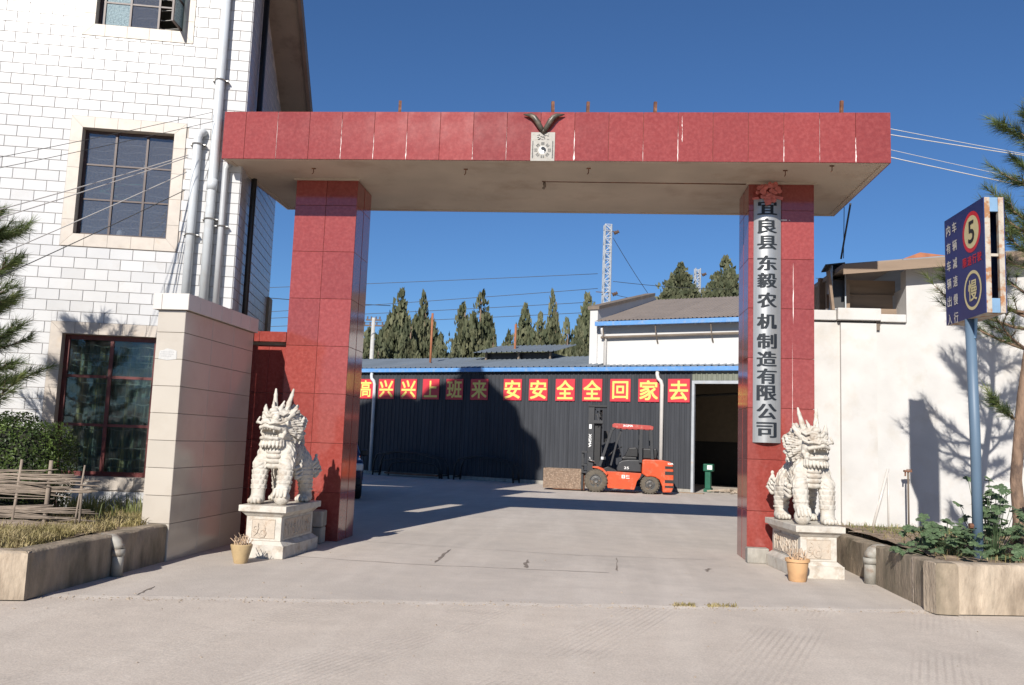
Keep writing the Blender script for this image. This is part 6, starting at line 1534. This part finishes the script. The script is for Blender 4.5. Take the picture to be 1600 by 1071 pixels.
def fl(): 
    x = random.uniform(-8.6, -5.2); yb = -5.29-.2*(-4.97-x)+.30
    return (x, random.uniform(yb, yb+1.3), .39)
def fl2(): return (-5.22-abs(random.gauss(0, .5)), random.uniform(-4.9, -2.0), .40)
blades('dry_grass', 'dry yellowing grass along the left planter', lf_pts(6000, fl)+lf_pts(4600, fl2), .04, .16, lean=1.0)
MT['weed'] = leafmat('weed_green', (.12, .15, .05), (.22, .22, .09), .25)
blades('green_weeds', 'thin green weeds against the building foot', [(random.uniform(-7.2, -5.4), random.gauss(-1.75, .28), .38) for _ in range(900)], .10, .38, 'weed', 'weeds', .35, .007)
def fr():
    x = random.uniform(3.75, 9); return (x, random.uniform(-3.2+.2*(x-3.48), 1.0), .47)
blades('dry_grass', 'sparse dry grass and straw over the right planter soil', [fr() for _ in range(2600)], .04, .13, lean=.9)
blades('green_weeds', 'low green weeds at the back of the right planter', [(random.uniform(3.75, 5.2), random.gauss(.2, .35), .44) for _ in range(900)], .05, .16, 'weed', 'weeds', .6)
blades('grass_tuft', 'dry grass tuft in the crack at the road edge', [(lambda x: (x, road_edge(x)-.01+random.gauss(0, .02), -.01))(random.choice((random.uniform(.85, 1.08), random.uniform(1.2, 1.5)))) for _ in range(240)], .02, .06, lean=.8)
b = MB()
random.seed(12)
for k in range(9):
    p = Vector((random.uniform(3.8, 4.6), random.uniform(-1.6, .4), .50)); d = Vector((random.uniform(-1, 1), random.uniform(-.5, .5), random.uniform(0, .12))); b.tube([p, p+d*.3+Vector((0, 0, .02)), p+d*.7], [.008, .006, .003], 5)
tag(b.build('fallen_twigs', 'wattle', smooth=True), 'fallen dry twigs on the right planter rim', 'twigs', kind='stuff')

# ------------------------------------------------------------------ clipped hedge and wattle fence in the left planter
HG = empty('hedge_bush', (-7.0, -2.95, .38), R(8), 'clipped dark green hedge bush behind the woven fence', 'hedge')
n_ = 15000; r3 = np.random.default_rng(11)
u = r3.normal(0, 1, (n_, 3)); u /= np.linalg.norm(u, axis=1)[:, None]; pw = 3.4
rad = 1/((np.abs(u)**pw).sum(1))**(1/pw)
P = u*rad[:, None]*np.array([.80, .42, .60]); P *= (.72+.30*r3.random(n_)**.5)[:, None]; P += .05*np.sin(P[:, [1, 2, 0]]*11)
P[:, 2] += .66
nr_ = u+r3.normal(0, .55, (n_, 3)); nr_ /= np.linalg.norm(nr_, axis=1)[:, None]
t1 = np.cross(nr_, r3.normal(0, 1, (n_, 3))); t1 /= np.linalg.norm(t1, axis=1)[:, None]; t2 = np.cross(nr_, t1)
Ls = (.014+.012*r3.random(n_))[:, None]
V = np.stack([P-t1*Ls, P+t2*Ls*.55+nr_*.003, P+t1*Ls, P-t2*Ls*.55+nr_*.003], 1)
keep = V[:, 0, 2] > .03
V = V[keep]
me = bpy.data.meshes.new('foliage'); me.from_pydata(V.reshape(-1, 3).tolist(), [], np.arange(len(V)*4).reshape(-1, 4).tolist()); me.materials.append(MT['hedge']); me.update(); use('foliage', me, HG)
b = MB(); b.lathe([(.05, .02), (.62, .12), (.66, .6), (.62, 1.05), (.3, 1.13), (.02, 1.15)], 16); b.v = [(x*1.05, y*.5, z) for x, y, z in b.v]
MT['hedgecore'] = mat('hedge_inner_twigs', (.02, .022, .012), .95, var=.4, vscale=20); b.build('inner_twigs', 'hedgecore', HG)
b = MB()
for k in range(14): x = random.uniform(-.7, .7); b.tube([(x, random.uniform(-.2, .2), -.02), (x+random.gauss(0, .05), random.uniform(-.3, .3), .4)], .012, 6)
tag(b.build('stems', 'bark', HG, smooth=True), kind='stuff')
FN = empty('wattle_fence', (-6.3, -3.55, .36), R(8), 'rustic fence woven from grey branches in front of the hedge', 'fence')
random.seed(9)
for x, h_, r_, ln in ((-1.75, .75, .016, .0), (-1.2, .8, .018, -.03), (-.62, .78, .016, .02), (-.05, .80, .018, .05), (.30, .80, .026, .02), (.62, .76, .012, .07), (.68, .55, .014, 0)):
    b = MB(); b.tube([(x, 0, -.1), (x+ln*.5, .01, h_*.5), (x+ln, 0, h_)], [r_, r_*.95, r_*.8], 8); b.build('stake', 'wattle', FN, smooth=True)
for k in range(90):
    row = k % 4; z = (.10, .24, .46, .60)[row]+random.gauss(0, .028); x0 = -2.0+random.uniform(-.1, .5); x1 = .75+random.uniform(-.5, .15); ph = k % 2; pts = []
    sl = random.gauss(0, .03)
    for i in range(15):
        t = i/14; x = x0+(x1-x0)*t; pts.append((x, .03*math.sin(x*5.5+ph*math.pi), z+sl*(t-.5)*2+.02*math.sin(t*5+k)))
    b = MB(); b.tube(pts, [random.uniform(.004, .008)]*15, 5); b.build('withy', 'wattle', FN, smooth=True)
